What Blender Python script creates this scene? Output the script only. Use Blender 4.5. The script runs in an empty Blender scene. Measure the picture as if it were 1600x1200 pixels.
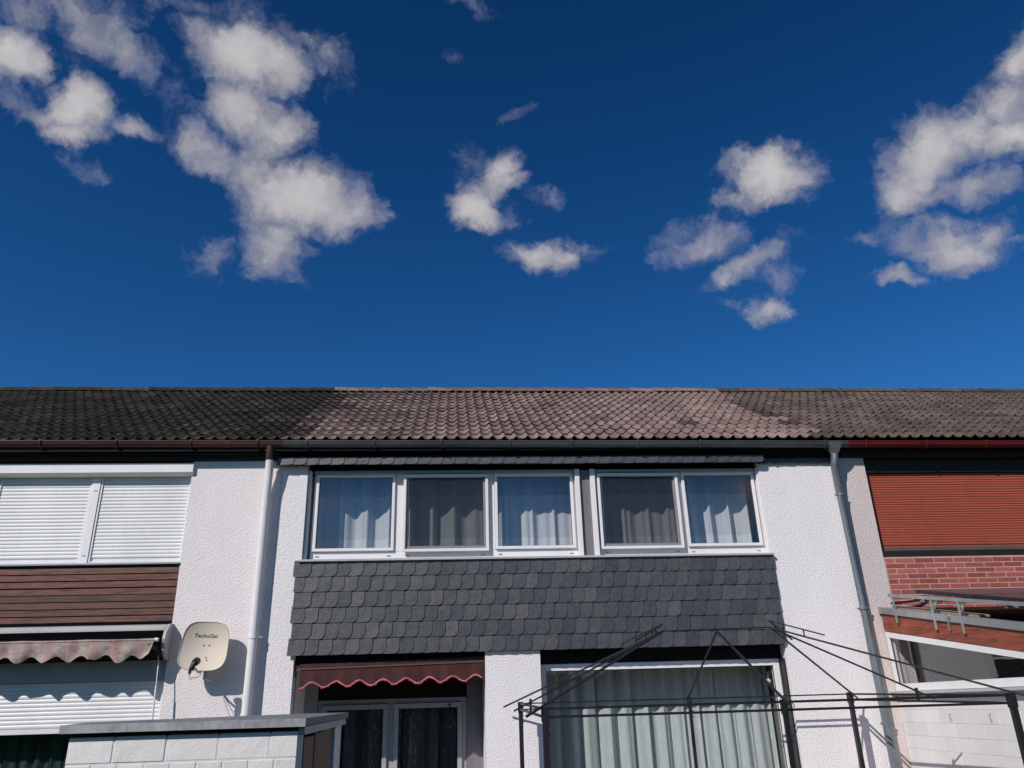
import bpy, bmesh, math, random
from mathutils import Vector, Matrix, Euler
from math import sin, cos, pi, radians

rnd = random.Random(7)
SC = bpy.context.scene
COL = SC.collection

# ------------------------------------------------------------------ camera
cam_d = bpy.data.cameras.new('camera')
cam = bpy.data.objects.new('camera', cam_d)
COL.objects.link(cam)
SC.camera = cam
cam_d.sensor_width = 36.0
cam_d.lens = 1221.9 / 1600 * 36
cam_d.clip_start = 0.05
cam_d.clip_end = 3000
R_ = Vector((0.997065, -0.07153, -0.027274))
U_ = Vector((-0.002174, -0.382588, 0.923917))
F_ = Vector((0.076523, 0.921146, 0.381621))
M = Matrix(((R_.x, U_.x, -F_.x, 0.0), (R_.y, U_.y, -F_.y, -9.5), (R_.z, U_.z, -F_.z, 2.05), (0, 0, 0, 1)))
cam.matrix_world = M

# ------------------------------------------------------------------ light
SUN = Vector((-0.543, -0.603, 0.585)).normalized()
sun_d = bpy.data.lights.new('sun', 'SUN')
sun_d.energy = 3.9
sun_d.angle = radians(0.53)
sun_d.color = (1.0, 0.945, 0.905)
sun = bpy.data.objects.new('sun', sun_d)
COL.objects.link(sun)
sun.rotation_euler = SUN.to_track_quat('Z', 'Y').to_euler()
sun.location = SUN * 40

vs = SC.view_settings
vs.view_transform = 'Standard'
vs.look = 'None'
vs.exposure = 0.0
vs.gamma = 1.0
vs.use_curve_mapping = False

# ------------------------------------------------------------------ world: sky and clouds
world = bpy.data.worlds.new('World')
SC.world = world
world.use_nodes = True
wt = world.node_tree
for n in list(wt.nodes):
    wt.nodes.remove(n)
WN, WL = wt.nodes, wt.links


def wn(t, **k):
    n = WN.new(t)
    for a, b in k.items():
        setattr(n, a, b)
    return n


def wmath(op, a, b=None, c=None, clamp=False):
    n = WN.new('ShaderNodeMath')
    n.operation = op
    n.use_clamp = clamp
    for i, v in enumerate((a, b, c)):
        if v is None:
            continue
        if isinstance(v, (int, float)):
            n.inputs[i].default_value = v
        else:
            WL.new(v, n.inputs[i])
    return n.outputs[0]


sky = wn('ShaderNodeTexSky')
sky.sky_type = 'NISHITA'
sky.sun_disc = False
sky.sun_elevation = math.asin(SUN.z)
sky.sun_rotation = math.atan2(SUN.x, SUN.y)
sky.air_density = 1.0
sky.dust_density = 0.35
sky.ozone_density = 3.5
hsv = wn('ShaderNodeHueSaturation')
hsv.inputs['Saturation'].default_value = 1.32
hsv.inputs['Value'].default_value = 0.92
WL.new(sky.outputs[0], hsv.inputs['Color'])
tc = wn('ShaderNodeTexCoord')
vdir = tc.outputs['Generated']
# wind-torn displacement of the direction
nz1 = wn('ShaderNodeTexNoise')
nz1.inputs['Scale'].default_value = 16
nz1.inputs['Detail'].default_value = 5
nz1.inputs['Roughness'].default_value = 0.62
WL.new(vdir, nz1.inputs['Vector'])
sub = wn('ShaderNodeVectorMath', operation='SUBTRACT')
WL.new(nz1.outputs['Color'], sub.inputs[0])
sub.inputs[1].default_value = (0.5, 0.5, 0.5)
scl = wn('ShaderNodeVectorMath', operation='SCALE')
WL.new(sub.outputs[0], scl.inputs[0])
scl.inputs['Scale'].default_value = 0.070
add = wn('ShaderNodeVectorMath', operation='ADD')
WL.new(vdir, add.inputs[0])
WL.new(scl.outputs[0], add.inputs[1])
wv = add.outputs[0]
# (azimuth, elevation, half width, half height, tilt in degrees, density)
CLOUDS = [(-34.8, 38.6, 1.57, 1.35, 25, 1),
          (-34.8, 41.2, 1.8, 1.1, 27, 0.5),
          (-30.1, 42.2, 2.05, 1.7, 2, 0.62),
          (-27.8, 41.5, 1.61, 1.09, -12, 0.62),
          (-26.0, 40.6, 0.74, 0.83, 19, 0.45),
          (-30.0, 37.4, 1.69, 1.28, 21, 1),
          (-31.8, 36.1, 1.8, 0.77, -1, 0.65),
          (-33.5, 36.4, 1.58, 0.53, 0, 0.5),
          (-29.8, 35.8, 1.63, 0.84, 20, 0.75),
          (-26.3, 37.2, 1.11, 0.7, 18, 0.8),
          (-28.5, 33.8, 1.25, 0.6, -16, 0.4),
          (-24.1, 39.5, 0.95, 1.63, 18, 0.27),
          (-19.0, 43.1, 2.42, 1.82, 5, 1),
          (-15.8, 43.2, 1.89, 1.3, -7, 0.85),
          (-22.3, 43.7, 1.14, 0.67, 18, 0.62),
          (-18.6, 39.9, 2.02, 1.77, 14, 1),
          (-15.7, 39.2, 2.07, 1.9, 12, 0.82),
          (-21.8, 37.0, 1.33, 1.13, 15, 0.7),
          (-19.4, 36.2, 2.6, 1.1, -17, 0.75),
          (-16.6, 36.1, 2.08, 1.51, 11, 0.75),
          (-12.8, 35.0, 3.38, 2.25, 9, 1),
          (-9.1, 34.8, 2.3, 1.76, 6, 0.85),
          (-7.0, 34.4, 0.98, 1.33, 5, 0.45),
          (-14.4, 31.3, 1.8, 2.02, 9, 0.72),
          (-15.9, 33.0, 1.09, 1.21, 10, 0.6),
          (-19.0, 29.9, 1.39, 1.12, 11, 0.42),
          (-14.4, 45.1, 2.16, 0.72, -7, 0.4),
          (-11.6, 44.3, 1.59, 0.99, -20, 0.42),
          (-9.6, 43.2, 0.76, 0.97, 8, 0.35),
          (-23.5, 45.1, 3.57, 0.55, 14, 0.35),
          (-19.0, 45.5, 1.44, 0.35, 1, 0.35),
          (4.2, 37.9, 1.22, 1.14, -1, 0.92),
          (4.8, 37.0, 1.45, 0.79, -2, 0.8),
          (2.1, 35.2, 1.55, 1.48, 0, 0.98),
          (4.6, 34.9, 1.19, 0.67, -2, 0.45),
          (3.8, 36.2, 0.73, 0.8, -1, 0.7),
          (1.8, 37.9, 0.72, 1.24, -19, 0.35),
          (8.6, 35.4, 1.09, 0.76, -33, 0.42),
          (7.0, 31.7, 1.76, 0.91, -13, 0.85),
          (8.9, 31.4, 1.47, 0.87, -4, 0.85),
          (10.6, 31.7, 1.09, 0.73, 15, 0.5),
          (12.5, 32.3, 0.99, 0.37, 24, 0.3),
          (1.1, 48.1, 1.43, 0.5, -8, 0.28),
          (0.3, 45.5, 0.52, 0.52, 2, 0.22),
          (6.0, 41.8, 0.88, 0.34, 17, 0.22),
          (27.1, 34.9, 2.27, 1.6, -15, 1),
          (24.4, 35.6, 1.34, 0.59, -13, 0.5),
          (28.2, 36.1, 1.29, 0.82, -16, 0.5),
          (24.6, 33.8, 1.8, 0.79, 8, 0.6),
          (21.0, 31.3, 2.39, 1.16, 5, 0.68),
          (19.1, 32.0, 1.14, 0.89, -9, 0.42),
          (24.1, 29.2, 2.57, 0.8, 22, 0.66),
          (22.4, 28.5, 1.12, 0.62, -10, 0.66),
          (26.2, 28.0, 1.07, 0.97, 9, 0.55),
          (25.3, 26.0, 1.09, 0.8, -11, 0.82),
          (22.3, 26.4, 0.86, 0.45, -10, 0.28),
          (45.3, 36.4, 1.07, 1.34, -29, 0.85),
          (43.5, 34.0, 2.11, 1.59, -3, 0.65),
          (37.9, 33.0, 1.97, 1.96, -21, 0.92),
          (40.4, 33.4, 1.84, 1.4, -12, 0.85),
          (42.9, 32.3, 1.86, 1.15, -7, 0.85),
          (36.4, 31.4, 1.66, 1.36, -20, 0.82),
          (40.8, 30.1, 1.54, 1.0, -22, 0.66),
          (38.8, 30.8, 1.53, 0.86, -21, 0.6),
          (35.8, 28.5, 1.81, 0.98, -18, 0.52),
          (33.6, 29.2, 1.04, 0.42, 5, 0.4),
          (38.1, 27.0, 2.12, 1.21, -13, 0.88),
          (40.4, 27.1, 1.14, 0.94, -20, 0.66),
          (34.6, 26.2, 1.44, 0.49, -32, 0.66),
          (41.9, 26.3, 0.77, 0.27, -9, 0.32)]
acc = None
for az, el, a1, a2, ang, s in CLOUDS:
    az, el, ang = radians(az), radians(el), radians(ang)
    d = Vector((sin(az) * cos(el), cos(az) * cos(el), sin(el)))
    E_ = d.cross(Vector((0, 0, 1))).normalized()
    N_ = E_.cross(d)
    X_ = E_ * cos(ang) + N_ * sin(ang)
    Y_ = N_ * cos(ang) - E_ * sin(ang)
    m = Matrix((X_, Y_, X_.cross(Y_))).transposed()
    mp = wn('ShaderNodeMapping', vector_type='TEXTURE')
    mp.inputs['Location'].default_value = d
    mp.inputs['Rotation'].default_value = m.to_euler()
    k = 1.56
    mp.inputs['Scale'].default_value = (sin(radians(a1)) * k, sin(radians(a2)) * k, 0.3)
    WL.new(wv, mp.inputs['Vector'])
    dt = wn('ShaderNodeVectorMath', operation='DOT_PRODUCT')
    WL.new(mp.outputs[0], dt.inputs[0])
    WL.new(mp.outputs[0], dt.inputs[1])
    s2 = 0.02 + 0.92 * s
    v = wmath('MULTIPLY_ADD', dt.outputs['Value'], -s2, s2)
    acc = v if acc is None else wmath('SMOOTH_MAX', acc, v, 0.12)
# the rest of the sky (behind and beside) carries broken cloud of the same kind
sx = wn('ShaderNodeSeparateXYZ')
WL.new(vdir, sx.inputs[0])
nb = wn('ShaderNodeTexNoise')
nb.inputs['Scale'].default_value = 4.3
nb.inputs['Detail'].default_value = 4
nb.inputs['Roughness'].default_value = 0.5
WL.new(vdir, nb.inputs['Vector'])
away = wmath('MULTIPLY_ADD', sx.outputs[1], -3.0, 0.9, clamp=True)
bk = wmath('ADD', wmath('MULTIPLY', wmath('MULTIPLY_ADD', nb.outputs[0], 5.0, -1.65), away), -1.0)
acc = wmath('MAXIMUM', acc, bk)
nz2 = wn('ShaderNodeTexNoise')
nz2.inputs['Scale'].default_value = 36
nz2.inputs['Detail'].default_value = 7
nz2.inputs['Roughness'].default_value = 0.6
nz2.inputs['Distortion'].default_value = 0.25
WL.new(wv, nz2.inputs['Vector'])
soft = wmath('MULTIPLY_ADD', acc, -1.35, 1.75)            # torn rims, calm hearts
soft = wmath('MAXIMUM', soft, 0.30)
dens = wmath('ADD', wmath('MULTIPLY', wmath('SUBTRACT', nz2.outputs[0], 0.535), soft), wmath('MULTIPLY', acc, 1.12))
mr = wn('ShaderNodeMapRange', interpolation_type='SMOOTHSTEP')
WL.new(dens, mr.inputs['Value'])
mr.inputs['From Min'].default_value = -0.02
mr.inputs['From Max'].default_value = 0.98
cover = wmath('MULTIPLY', mr.outputs[0], 0.93)
# body colour: thick parts cream, thin parts lilac grey
cr = wn('ShaderNodeValToRGB')
cr.color_ramp.elements[0].position = 0.25
cr.color_ramp.elements[0].color = (0.20, 0.235, 0.40, 1)
cr.color_ramp.elements[1].position = 1.0
cr.color_ramp.elements[1].color = (0.60, 0.575, 0.575, 1)
e = cr.color_ramp.elements.new(0.62)
e.color = (0.33, 0.33, 0.385, 1)
nz3 = wn('ShaderNodeTexNoise')
nz3.inputs['Scale'].default_value = 13
nz3.inputs['Detail'].default_value = 3
WL.new(vdir, nz3.inputs['Vector'])
WL.new(wmath('ADD', wmath('MULTIPLY', wmath('ADD', acc, dens), 0.42), wmath('MULTIPLY_ADD', nz3.outputs[0], 0.7, -0.22)), cr.inputs[0])
bg1 = wn('ShaderNodeBackground')
bg1.inputs[1].default_value = 0.075
tint = wn('ShaderNodeMix', data_type='RGBA', blend_type='MULTIPLY')
tint.inputs[0].default_value = 1.0
tint.inputs[7].default_value = (0.66, 0.95, 1.20, 1)
elv = wn('ShaderNodeMapRange')
WL.new(sx.outputs[2], elv.inputs[0])
elv.inputs['From Min'].default_value = 0.35
elv.inputs['From Max'].default_value = 0.80
elv.inputs['To Min'].default_value = 1.0
elv.inputs['To Max'].default_value = 0.62
dk = wn('ShaderNodeVectorMath', operation='SCALE')
WL.new(hsv.outputs[0], dk.inputs[0])
WL.new(elv.outputs[0], dk.inputs['Scale'])
WL.new(dk.outputs[0], tint.inputs[6])
world.cycles.sampling_method = 'MANUAL'
world.cycles.sample_map_resolution = 512
WL.new(tint.outputs[2], bg1.inputs[0])
bg2 = wn('ShaderNodeBackground')
WL.new(cr.outputs[0], bg2.inputs[0])
bg2.inputs[1].default_value = 1.0
mx = wn('ShaderNodeMixShader')
WL.new(cover, mx.inputs[0])
WL.new(bg1.outputs[0], mx.inputs[1])
WL.new(bg2.outputs[0], mx.inputs[2])
wo = wn('ShaderNodeOutputWorld')
WL.new(mx.outputs[0], wo.inputs[0])

# ------------------------------------------------------------------ materials


class NT:
    def __init__(self, name):
        self.m = bpy.data.materials.new(name)
        self.m.use_nodes = True
        self.t = self.m.node_tree
        self.b = self.t.nodes['Principled BSDF']
        self.o = self.t.nodes['Material Output']

    def n(self, t, **k):
        n = self.t.nodes.new(t)
        for a, b in k.items():
            setattr(n, a, b)
        return n

    def l(self, a, b):
        self.t.links.new(a, b)

    def noise(self, scale, detail=4, rough=0.55, stretch=(1, 1, 1), offset=0.0, obj=False, dist=0.0):
        if obj:
            src = self.n('ShaderNodeTexCoord').outputs['Object']
        else:
            src = self.n('ShaderNodeNewGeometry').outputs['Position']
        mp = self.n('ShaderNodeMapping')
        mp.inputs['Scale'].default_value = stretch
        mp.inputs['Location'].default_value = (offset, offset * .7 + .0137, offset * .3)
        self.l(src, mp.inputs[0])
        z = self.n('ShaderNodeTexNoise')
        z.inputs['Scale'].default_value = scale
        z.inputs['Detail'].default_value = detail
        z.inputs['Roughness'].default_value = rough
        z.inputs['Distortion'].default_value = dist
        self.l(mp.outputs[0], z.inputs['Vector'])
        return z.outputs[0]

    def ramp(self, src, stops):
        r = self.n('ShaderNodeValToRGB')
        els = r.color_ramp.elements
        while len(els) < len(stops):
            els.new(0.5)
        for e, (p, c) in zip(els, stops):
            e.position = p
            e.color = (*c, 1) if len(c) == 3 else c
        self.l(src, r.inputs[0])
        return r.outputs[0]

    def mix(self, fac, a, b, mode='MIX'):
        m = self.n('ShaderNodeMix', data_type='RGBA', blend_type=mode)
        for i, v in ((0, fac), (6, a), (7, b)):
            if isinstance(v, (int, float)):
                m.inputs[i].default_value = v
            elif isinstance(v, tuple):
                m.inputs[i].default_value = (*v, 1)
            else:
                self.l(v, m.inputs[i])
        return m.outputs[2]

    def math(self, op, a, b=0.0, clamp=False):
        n = self.n('ShaderNodeMath', operation=op, use_clamp=clamp)
        for i, v in enumerate((a, b)):
            if isinstance(v, (int, float)):
                n.inputs[i].default_value = v
            else:
                self.l(v, n.inputs[i])
        return n.outputs[0]

    def bump(self, h, strength, dist):
        b = self.n('ShaderNodeBump')
        b.inputs['Strength'].default_value = strength
        b.inputs['Distance'].default_value = dist
        self.l(h, b.inputs['Height'])
        self.l(b.outputs[0], self.b.inputs['Normal'])

    def objrand(self):
        return self.n('ShaderNodeObjectInfo').outputs['Random']

    def set(self, col=None, rough=None, metal=None, spec=None):
        if col is not None:
            if isinstance(col, tuple):
                self.b.inputs['Base Color'].default_value = (*col, 1)
            else:
                self.l(col, self.b.inputs['Base Color'])
        if rough is not None:
            if isinstance(rough, (int, float)):
                self.b.inputs['Roughness'].default_value = rough
            else:
                self.l(rough, self.b.inputs['Roughness'])
        if metal is not None:
            self.b.inputs['Metallic'].default_value = metal
        if spec is not None:
            self.b.inputs['Specular IOR Level'].default_value = spec
        return self.m


def dirty(name, col, rough=0.5, var=0.12, scale=3.0, spec=0.4, metal=0.0, bump=0.0, bscale=60, streak=(1, 1, .35), dark=0.55):
    """plain paint or metal with a little uneven dirt in it"""
    m = NT(name)
    a = m.noise(scale, 5, 0.6, streak)
    b = m.noise(scale * 9, 3, 0.6, streak, 3.1)
    f = m.math('ADD', m.math('MULTIPLY', a, 0.65), m.math('MULTIPLY', b, 0.35))
    c = m.ramp(f, [(0.36, tuple(x * (1 - var * (1.0 + dark)) for x in col)), (0.56, col), (0.75, tuple(min(1, x * (1 + var)) for x in col))])
    m.set(c, rough, metal, spec)
    if bump:
        m.bump(m.noise(bscale, 3, 0.6), bump, 0.004)
    return m.m


def stucco(name, col):
    m = NT(name)
    g = m.noise(58, 3, 0.55, offset=0.37, dist=0.3)
    f2 = m.noise(130, 2, 0.5)
    big = m.noise(1.3, 5, 0.6, (1, 1, .5))
    c = m.ramp(big, [(0.3, tuple(x * 0.93 for x in col)), (0.62, col)])
    cav = m.ramp(g, [(0.34, (0.93, 0.92, 0.92)), (0.5, (1, 1, 1))])
    c = m.mix(1.0, c, cav, 'MULTIPLY')
    m.set(c, 0.9, 0, 0.2)
    h = m.math('ADD', m.ramp(g, [(0.36, (0, 0, 0)), (0.6, (1, 1, 1))]), m.math('MULTIPLY', f2, 0.4))
    m.bump(h, 0.62, 0.0052)
    return m.m


MAT = {}
MAT['stucco_white'] = stucco('white_stucco', (0.85, 0.808, 0.808))
MAT['stucco_left'] = stucco('warm_white_stucco', (0.83, 0.778, 0.765))
MAT['stucco_pink'] = stucco('pinkish_stucco', (0.66, 0.575, 0.545))
MAT['panel_brown'] = dirty('grey_brown_metal', (0.115, 0.085, 0.075), 0.45, 0.1)
MAT['door_grey'] = dirty('shade_grey_door_frame', (0.36, 0.37, 0.37), 0.4, 0.08)  # frame greyed to put the recess shade into its colour
MAT['dirty_roof'] = dirty('dirty_dark_roof_sheet', (0.018, 0.022, 0.012), 0.85, 0.8, 4, spec=0.1, streak=(1, 1, 1))
MAT['tan_wood'] = dirty('tan_batten', (0.36, 0.27, 0.20), 0.7, 0.15, 5)
MAT['edge_zinc'] = dirty('stained_edge_strip', (0.36, 0.37, 0.38), 0.5, 0.3, 5, streak=(1, 1, .6))
MAT['cap_grey'] = dirty('grey_plastic_cap', (0.42, 0.41, 0.40), 0.5, 0.06)
MAT['plain_white'] = dirty('white_window_plastic', (0.80, 0.775, 0.77), 0.35, 0.05, 2.0)
MAT['grey_trim'] = dirty('grey_window_trim', (0.34, 0.36, 0.37), 0.4, 0.10)
MAT['white_alu'] = dirty('white_shutter_metal', (0.74, 0.735, 0.735), 0.42, 0.06, 2.5)
MAT['red_alu'] = dirty('brick_red_shutter_metal', (0.36, 0.085, 0.050), 0.42, 0.08, 1.5)
MAT['panel_grey'] = dirty('grey_violet_panel', (0.20, 0.185, 0.195), 0.42, 0.15, 4)
MAT['dark_board'] = dirty('dark_board_and_shade', (0.010, 0.011, 0.011), 0.8, 0.2, spec=0.15)  # dark boards, and near-black fill painting shade over the openings
MAT['dark_brown'] = dirty('dark_brown_metal', (0.02, 0.012, 0.010), 0.6, 0.2)
MAT['gutter_brown'] = dirty('brown_gutter_metal', (0.085, 0.038, 0.034), 0.42, 0.28, 2.2, streak=(.5, 1, 3))
MAT['gutter_grey'] = dirty('weathered_zinc', (0.115, 0.122, 0.125), 0.40, 0.25, 2.2, metal=0.35, streak=(.5, 1, 3))
MAT['gutter_red'] = dirty('dark_red_gutter_metal', (0.15, 0.018, 0.020), 0.38, 0.2, 2.2, streak=(.5, 1, 3))
MAT['zinc_pipe'] = dirty('zinc_pipe_metal', (0.22, 0.245, 0.265), 0.38, 0.18, 5, metal=0.5, streak=(1, 1, .3))
MAT['white_pipe'] = dirty('white_painted_pipe', (0.76, 0.745, 0.745), 0.35, 0.07, 2.5)
MAT['frame_black'] = dirty('anthracite_powder_coat', (0.016, 0.0165, 0.019), 0.42, 0.2, 8)
MAT['alu_raw'] = dirty('bare_aluminium', (0.42, 0.43, 0.43), 0.38, 0.14, 9, metal=0.6)
MAT['dish_beige'] = dirty('beige_dish_enamel', (0.66, 0.575, 0.475), 0.62, 0.04, 2, spec=0.2)
MAT['black_plastic'] = dirty('black_plastic', (0.018, 0.02, 0.018), 0.45, 0.1)
MAT['lettering'] = dirty('dark_grey_print', (0.045, 0.05, 0.06), 0.6, 0.05)
MAT['room'] = dirty('room_plaster', (0.20, 0.19, 0.18), 0.9, 0.05)
MAT['room_dark'] = dirty('dark_room_plaster', (0.06, 0.06, 0.06), 0.9, 0.05)
MAT['roof_membrane'] = dirty('grey_roofing_felt', (0.19, 0.20, 0.215), 0.6, 0.22, 6, bump=0.4, bscale=25, streak=(1, 1, 1))
MAT['cord'] = dirty('pale_cord', (0.6, 0.6, 0.6), 0.5, 0.05)
MAT['window_sill'] = dirty('pale_grey_sill', (0.46, 0.455, 0.45), 0.4, 0.1)


def slate_mat():
    m = NT('natural_slate')
    r = m.objrand()
    c = m.ramp(r, [(0.0, (0.049, 0.051, 0.055)), (0.35, (0.060, 0.062, 0.066)), (0.8, (0.070, 0.071, 0.074)), (1.0, (0.090, 0.088, 0.089))])
    a = m.noise(22, 6, 0.7, (1, 1, 1), 0, dist=1.0)
    c = m.mix(0.8, c, m.ramp(a, [(0.33, (0.66, 0.66, 0.68)), (0.5, (1, 1, 1)), (0.70, (1.4, 1.36, 1.34))]), 'MULTIPLY')
    sp = m.noise(120, 2, 0.5)
    c = m.mix(m.ramp(sp, [(0.73, (0, 0, 0)), (0.80, (0.5, 0.5, 0.5))]), c, (0.3, 0.3, 0.31))
    rg = m.math('MULTIPLY_ADD', m.noise(14, 4, 0.6), 0.3)
    m.t.nodes[-1]
    m.set(c, 0.5, 0, 0.5)
    m.l(m.ramp(m.noise(14, 4, 0.6), [(0.3, (0.30, 0.30, 0.30)), (0.7, (0.50, 0.50, 0.50))]), m.b.inputs['Roughness'])
    m.bump(m.math('ADD', m.noise(30, 6, 0.7, (1, 1, 2.2)), m.math('MULTIPLY', m.noise(7, 3, 0.5), 1.2)), 0.55, 0.006)
    return m.m


MAT['slate'] = slate_mat()


def tile_mat(name, lo, mid, hi, moss, moss_amt, lichen, patch=1.6):
    m = NT(name)
    r = m.objrand()
    c = m.ramp(r, [(0.0, lo), (0.5, mid), (1.0, hi)])
    a = m.noise(patch, 5, 0.65)
    c = m.mix(0.85, c, m.ramp(a, [(0.34, (0.68, 0.67, 0.68)), (0.5, (1, 1, 1)), (0.66, (1.22, 1.2, 1.18))]), 'MULTIPLY')
    f = m.noise(24, 5, 0.7)
    c = m.mix(0.9, c, m.ramp(f, [(0.33, (0.6, 0.6, 0.6)), (0.52, (1, 1, 1)), (0.7, (1.3, 1.3, 1.3))]), 'MULTIPLY')
    mo = m.noise(5.5, 6, 0.7, offset=9)
    c = m.mix(m.ramp(mo, [(0.62 - moss_amt, (0, 0, 0)), (0.74 - moss_amt, (0.85, 0.85, 0.85))]), c, moss)
    if lichen:
        li = m.noise(34, 3, 0.6, offset=4)
        c = m.mix(m.ramp(li, [(0.70 - lichen, (0, 0, 0)), (0.74 - lichen, (0.8, 0.8, 0.8))]), c, (0.30, 0.31, 0.28))
    m.set(c, 0.88, 0, 0.25)
    m.bump(f, 0.5, 0.006)
    return m.m


MAT['tile_mid'] = tile_mat('weathered_brown_concrete_tile', (0.155, 0.108, 0.095), (0.200, 0.141, 0.125), (0.255, 0.186, 0.168), (0.15, 0.13, 0.105), 0.04, 0.0)
MAT['tile_left'] = tile_mat('mossy_black_concrete_tile', (0.024, 0.020, 0.016), (0.038, 0.030, 0.024), (0.080, 0.062, 0.050), (0.024, 0.030, 0.017), 0.12, 0.03, 1.0)
MAT['tile_right'] = tile_mat('dark_brown_lichened_tile', (0.072, 0.050, 0.042), (0.094, 0.067, 0.056), (0.122, 0.090, 0.076), (0.075, 0.08, 0.062), 0.08, 0.055, 0.8)


def wood_mat(name, base, dark, stretch=(1, 8, 8), amount=1.0):
    m = NT(name)
    r = m.objrand()
    off = m.n('ShaderNodeVectorMath', operation='SCALE')
    mp = m.n('ShaderNodeMapping')
    g = m.n('ShaderNodeNewGeometry')
    m.l(g.outputs['Position'], mp.inputs[0])
    mp.inputs['Scale'].default_value = stretch
    comb = m.n('ShaderNodeCombineXYZ')
    m.l(m.math('MULTIPLY', r, 31.0), comb.inputs[0])
    m.l(m.math('MULTIPLY', r, 17.0), comb.inputs[2])
    ad = m.n('ShaderNodeVectorMath', operation='ADD')
    m.l(mp.outputs[0], ad.inputs[0])
    m.l(comb.outputs[0], ad.inputs[1])
    z = m.n('ShaderNodeTexNoise')
    z.inputs['Scale'].default_value = 3.2
    z.inputs['Detail'].default_value = 7
    z.inputs['Roughness'].default_value = 0.68
    z.inputs['Distortion'].default_value = 0.7
    m.l(ad.outputs[0], z.inputs['Vector'])
    c = m.ramp(z.outputs[0], [(0.36, dark), (0.52, base), (0.72, tuple(x * 1.35 for x in base))])
    tint = m.ramp(r, [(0, (0.72, 0.72, 0.76)), (0.5, (1, 1, 1)), (1, (1.25, 1.12, 1.05))])
    c = m.mix(amount, c, tint, 'MULTIPLY')
    m.set(c, 0.62, 0, 0.35)
    m.bump(z.outputs[0], 0.4, 0.004)
    m.t.nodes.remove(off)
    return m.m


MAT['wood_plank'] = wood_mat('red_brown_plank', (0.150, 0.068, 0.052), (0.060, 0.034, 0.032), (1.2, 8, 14))
MAT['wood_fascia'] = wood_mat('orange_red_stained_wood', (0.27, 0.070, 0.040), (0.14, 0.038, 0.025), (1.5, 1.0, 9), 0.3)
MAT['wood_board'] = wood_mat('brown_shed_board', (0.17, 0.062, 0.035), (0.08, 0.03, 0.02), (9, 9, 1.0))


def block_mat():
    m = NT('white_painted_block')
    r = m.objrand()
    c = m.ramp(r, [(0, (0.70, 0.675, 0.66)), (1, (0.79, 0.765, 0.75))])
    a = m.noise(2.2, 5, 0.6)
    c = m.mix(0.7, c, m.ramp(a, [(0.3, (0.9, 0.89, 0.88)), (0.6, (1, 1, 1))]), 'MULTIPLY')
    m.set(c, 0.65, 0, 0.3)
    m.bump(m.math('ADD', m.noise(16, 4, 0.6), m.math('MULTIPLY', m.noise(90, 2), 0.35)), 0.5, 0.008)
    return m.m


MAT['block_white'] = block_mat()
MAT['mortar_white'] = dirty('white_painted_mortar', (0.68, 0.66, 0.66), 0.8, 0.1, 6)


def brick_mat():
    m = NT('red_clinker')
    r = m.objrand()
    c = m.ramp(r, [(0, (0.29, 0.068, 0.055)), (0.5, (0.38, 0.094, 0.076)), (1, (0.44, 0.135, 0.105))])
    a = m.noise(30, 5, 0.7)
    c = m.mix(0.8, c, m.ramp(a, [(0.3, (0.7, 0.7, 0.72)), (0.55, (1, 1, 1)), (0.75, (1.2, 1.3, 1.3))]), 'MULTIPLY')
    m.set(c, 0.75, 0, 0.3)
    m.bump(a, 0.4, 0.004)
    return m.m


MAT['brick'] = brick_mat()
MAT['mortar'] = dirty('buff_mortar', (0.50, 0.35, 0.30), 0.9, 0.12, 9)


def glass_mat(name, refl=0.16, tint=(0.86, 0.92, 0.93)):
    m = NT(name)
    m.t.nodes.remove(m.b)
    tr = m.n('ShaderNodeBsdfTransparent')
    tr.inputs[0].default_value = (*tint, 1)
    gl = m.n('ShaderNodeBsdfGlossy')
    gl.inputs['Roughness'].default_value = 0.012
    lwt = m.n('ShaderNodeLayerWeight')
    f = m.math('ADD', m.math('MULTIPLY', m.math('POWER', lwt.outputs['Facing'], 4.5), 0.45), refl * 0.5, clamp=True)
    bp = m.n('ShaderNodeBump')
    bp.inputs['Strength'].default_value = 0.12
    bp.inputs['Distance'].default_value = 0.02
    m.l(m.noise(2.2, 2, 0.4), bp.inputs['Height'])
    m.l(bp.outputs[0], gl.inputs['Normal'])
    ms = m.n('ShaderNodeMixShader')
    m.l(f, ms.inputs[0])
    m.l(tr.outputs[0], ms.inputs[1])
    m.l(gl.outputs[0], ms.inputs[2])
    m.l(ms.outputs[0], m.o.inputs[0])
    return m.m


MAT['glass'] = glass_mat('double_glazing', 0.19, (0.965, 0.975, 0.98))
MAT['glass_low'] = glass_mat('greenish_glazing', 0.12, (0.93, 0.955, 0.95))
MAT['glass_roof'] = glass_mat('dark_roof_glazing', 0.30, (0.10, 0.12, 0.11))


def screen_mat():
    m = NT('insect_mesh')
    m.t.nodes.remove(m.b)
    tr = m.n('ShaderNodeBsdfTransparent')
    df = m.n('ShaderNodeBsdfDiffuse')
    df.inputs[0].default_value = (0.035, 0.035, 0.037, 1)
    ms = m.n('ShaderNodeMixShader')
    ms.inputs[0].default_value = 0.27
    m.l(tr.outputs[0], ms.inputs[1])
    m.l(df.outputs[0], ms.inputs[2])
    m.l(ms.outputs[0], m.o.inputs[0])
    return m.m


MAT['screen'] = screen_mat()


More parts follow.
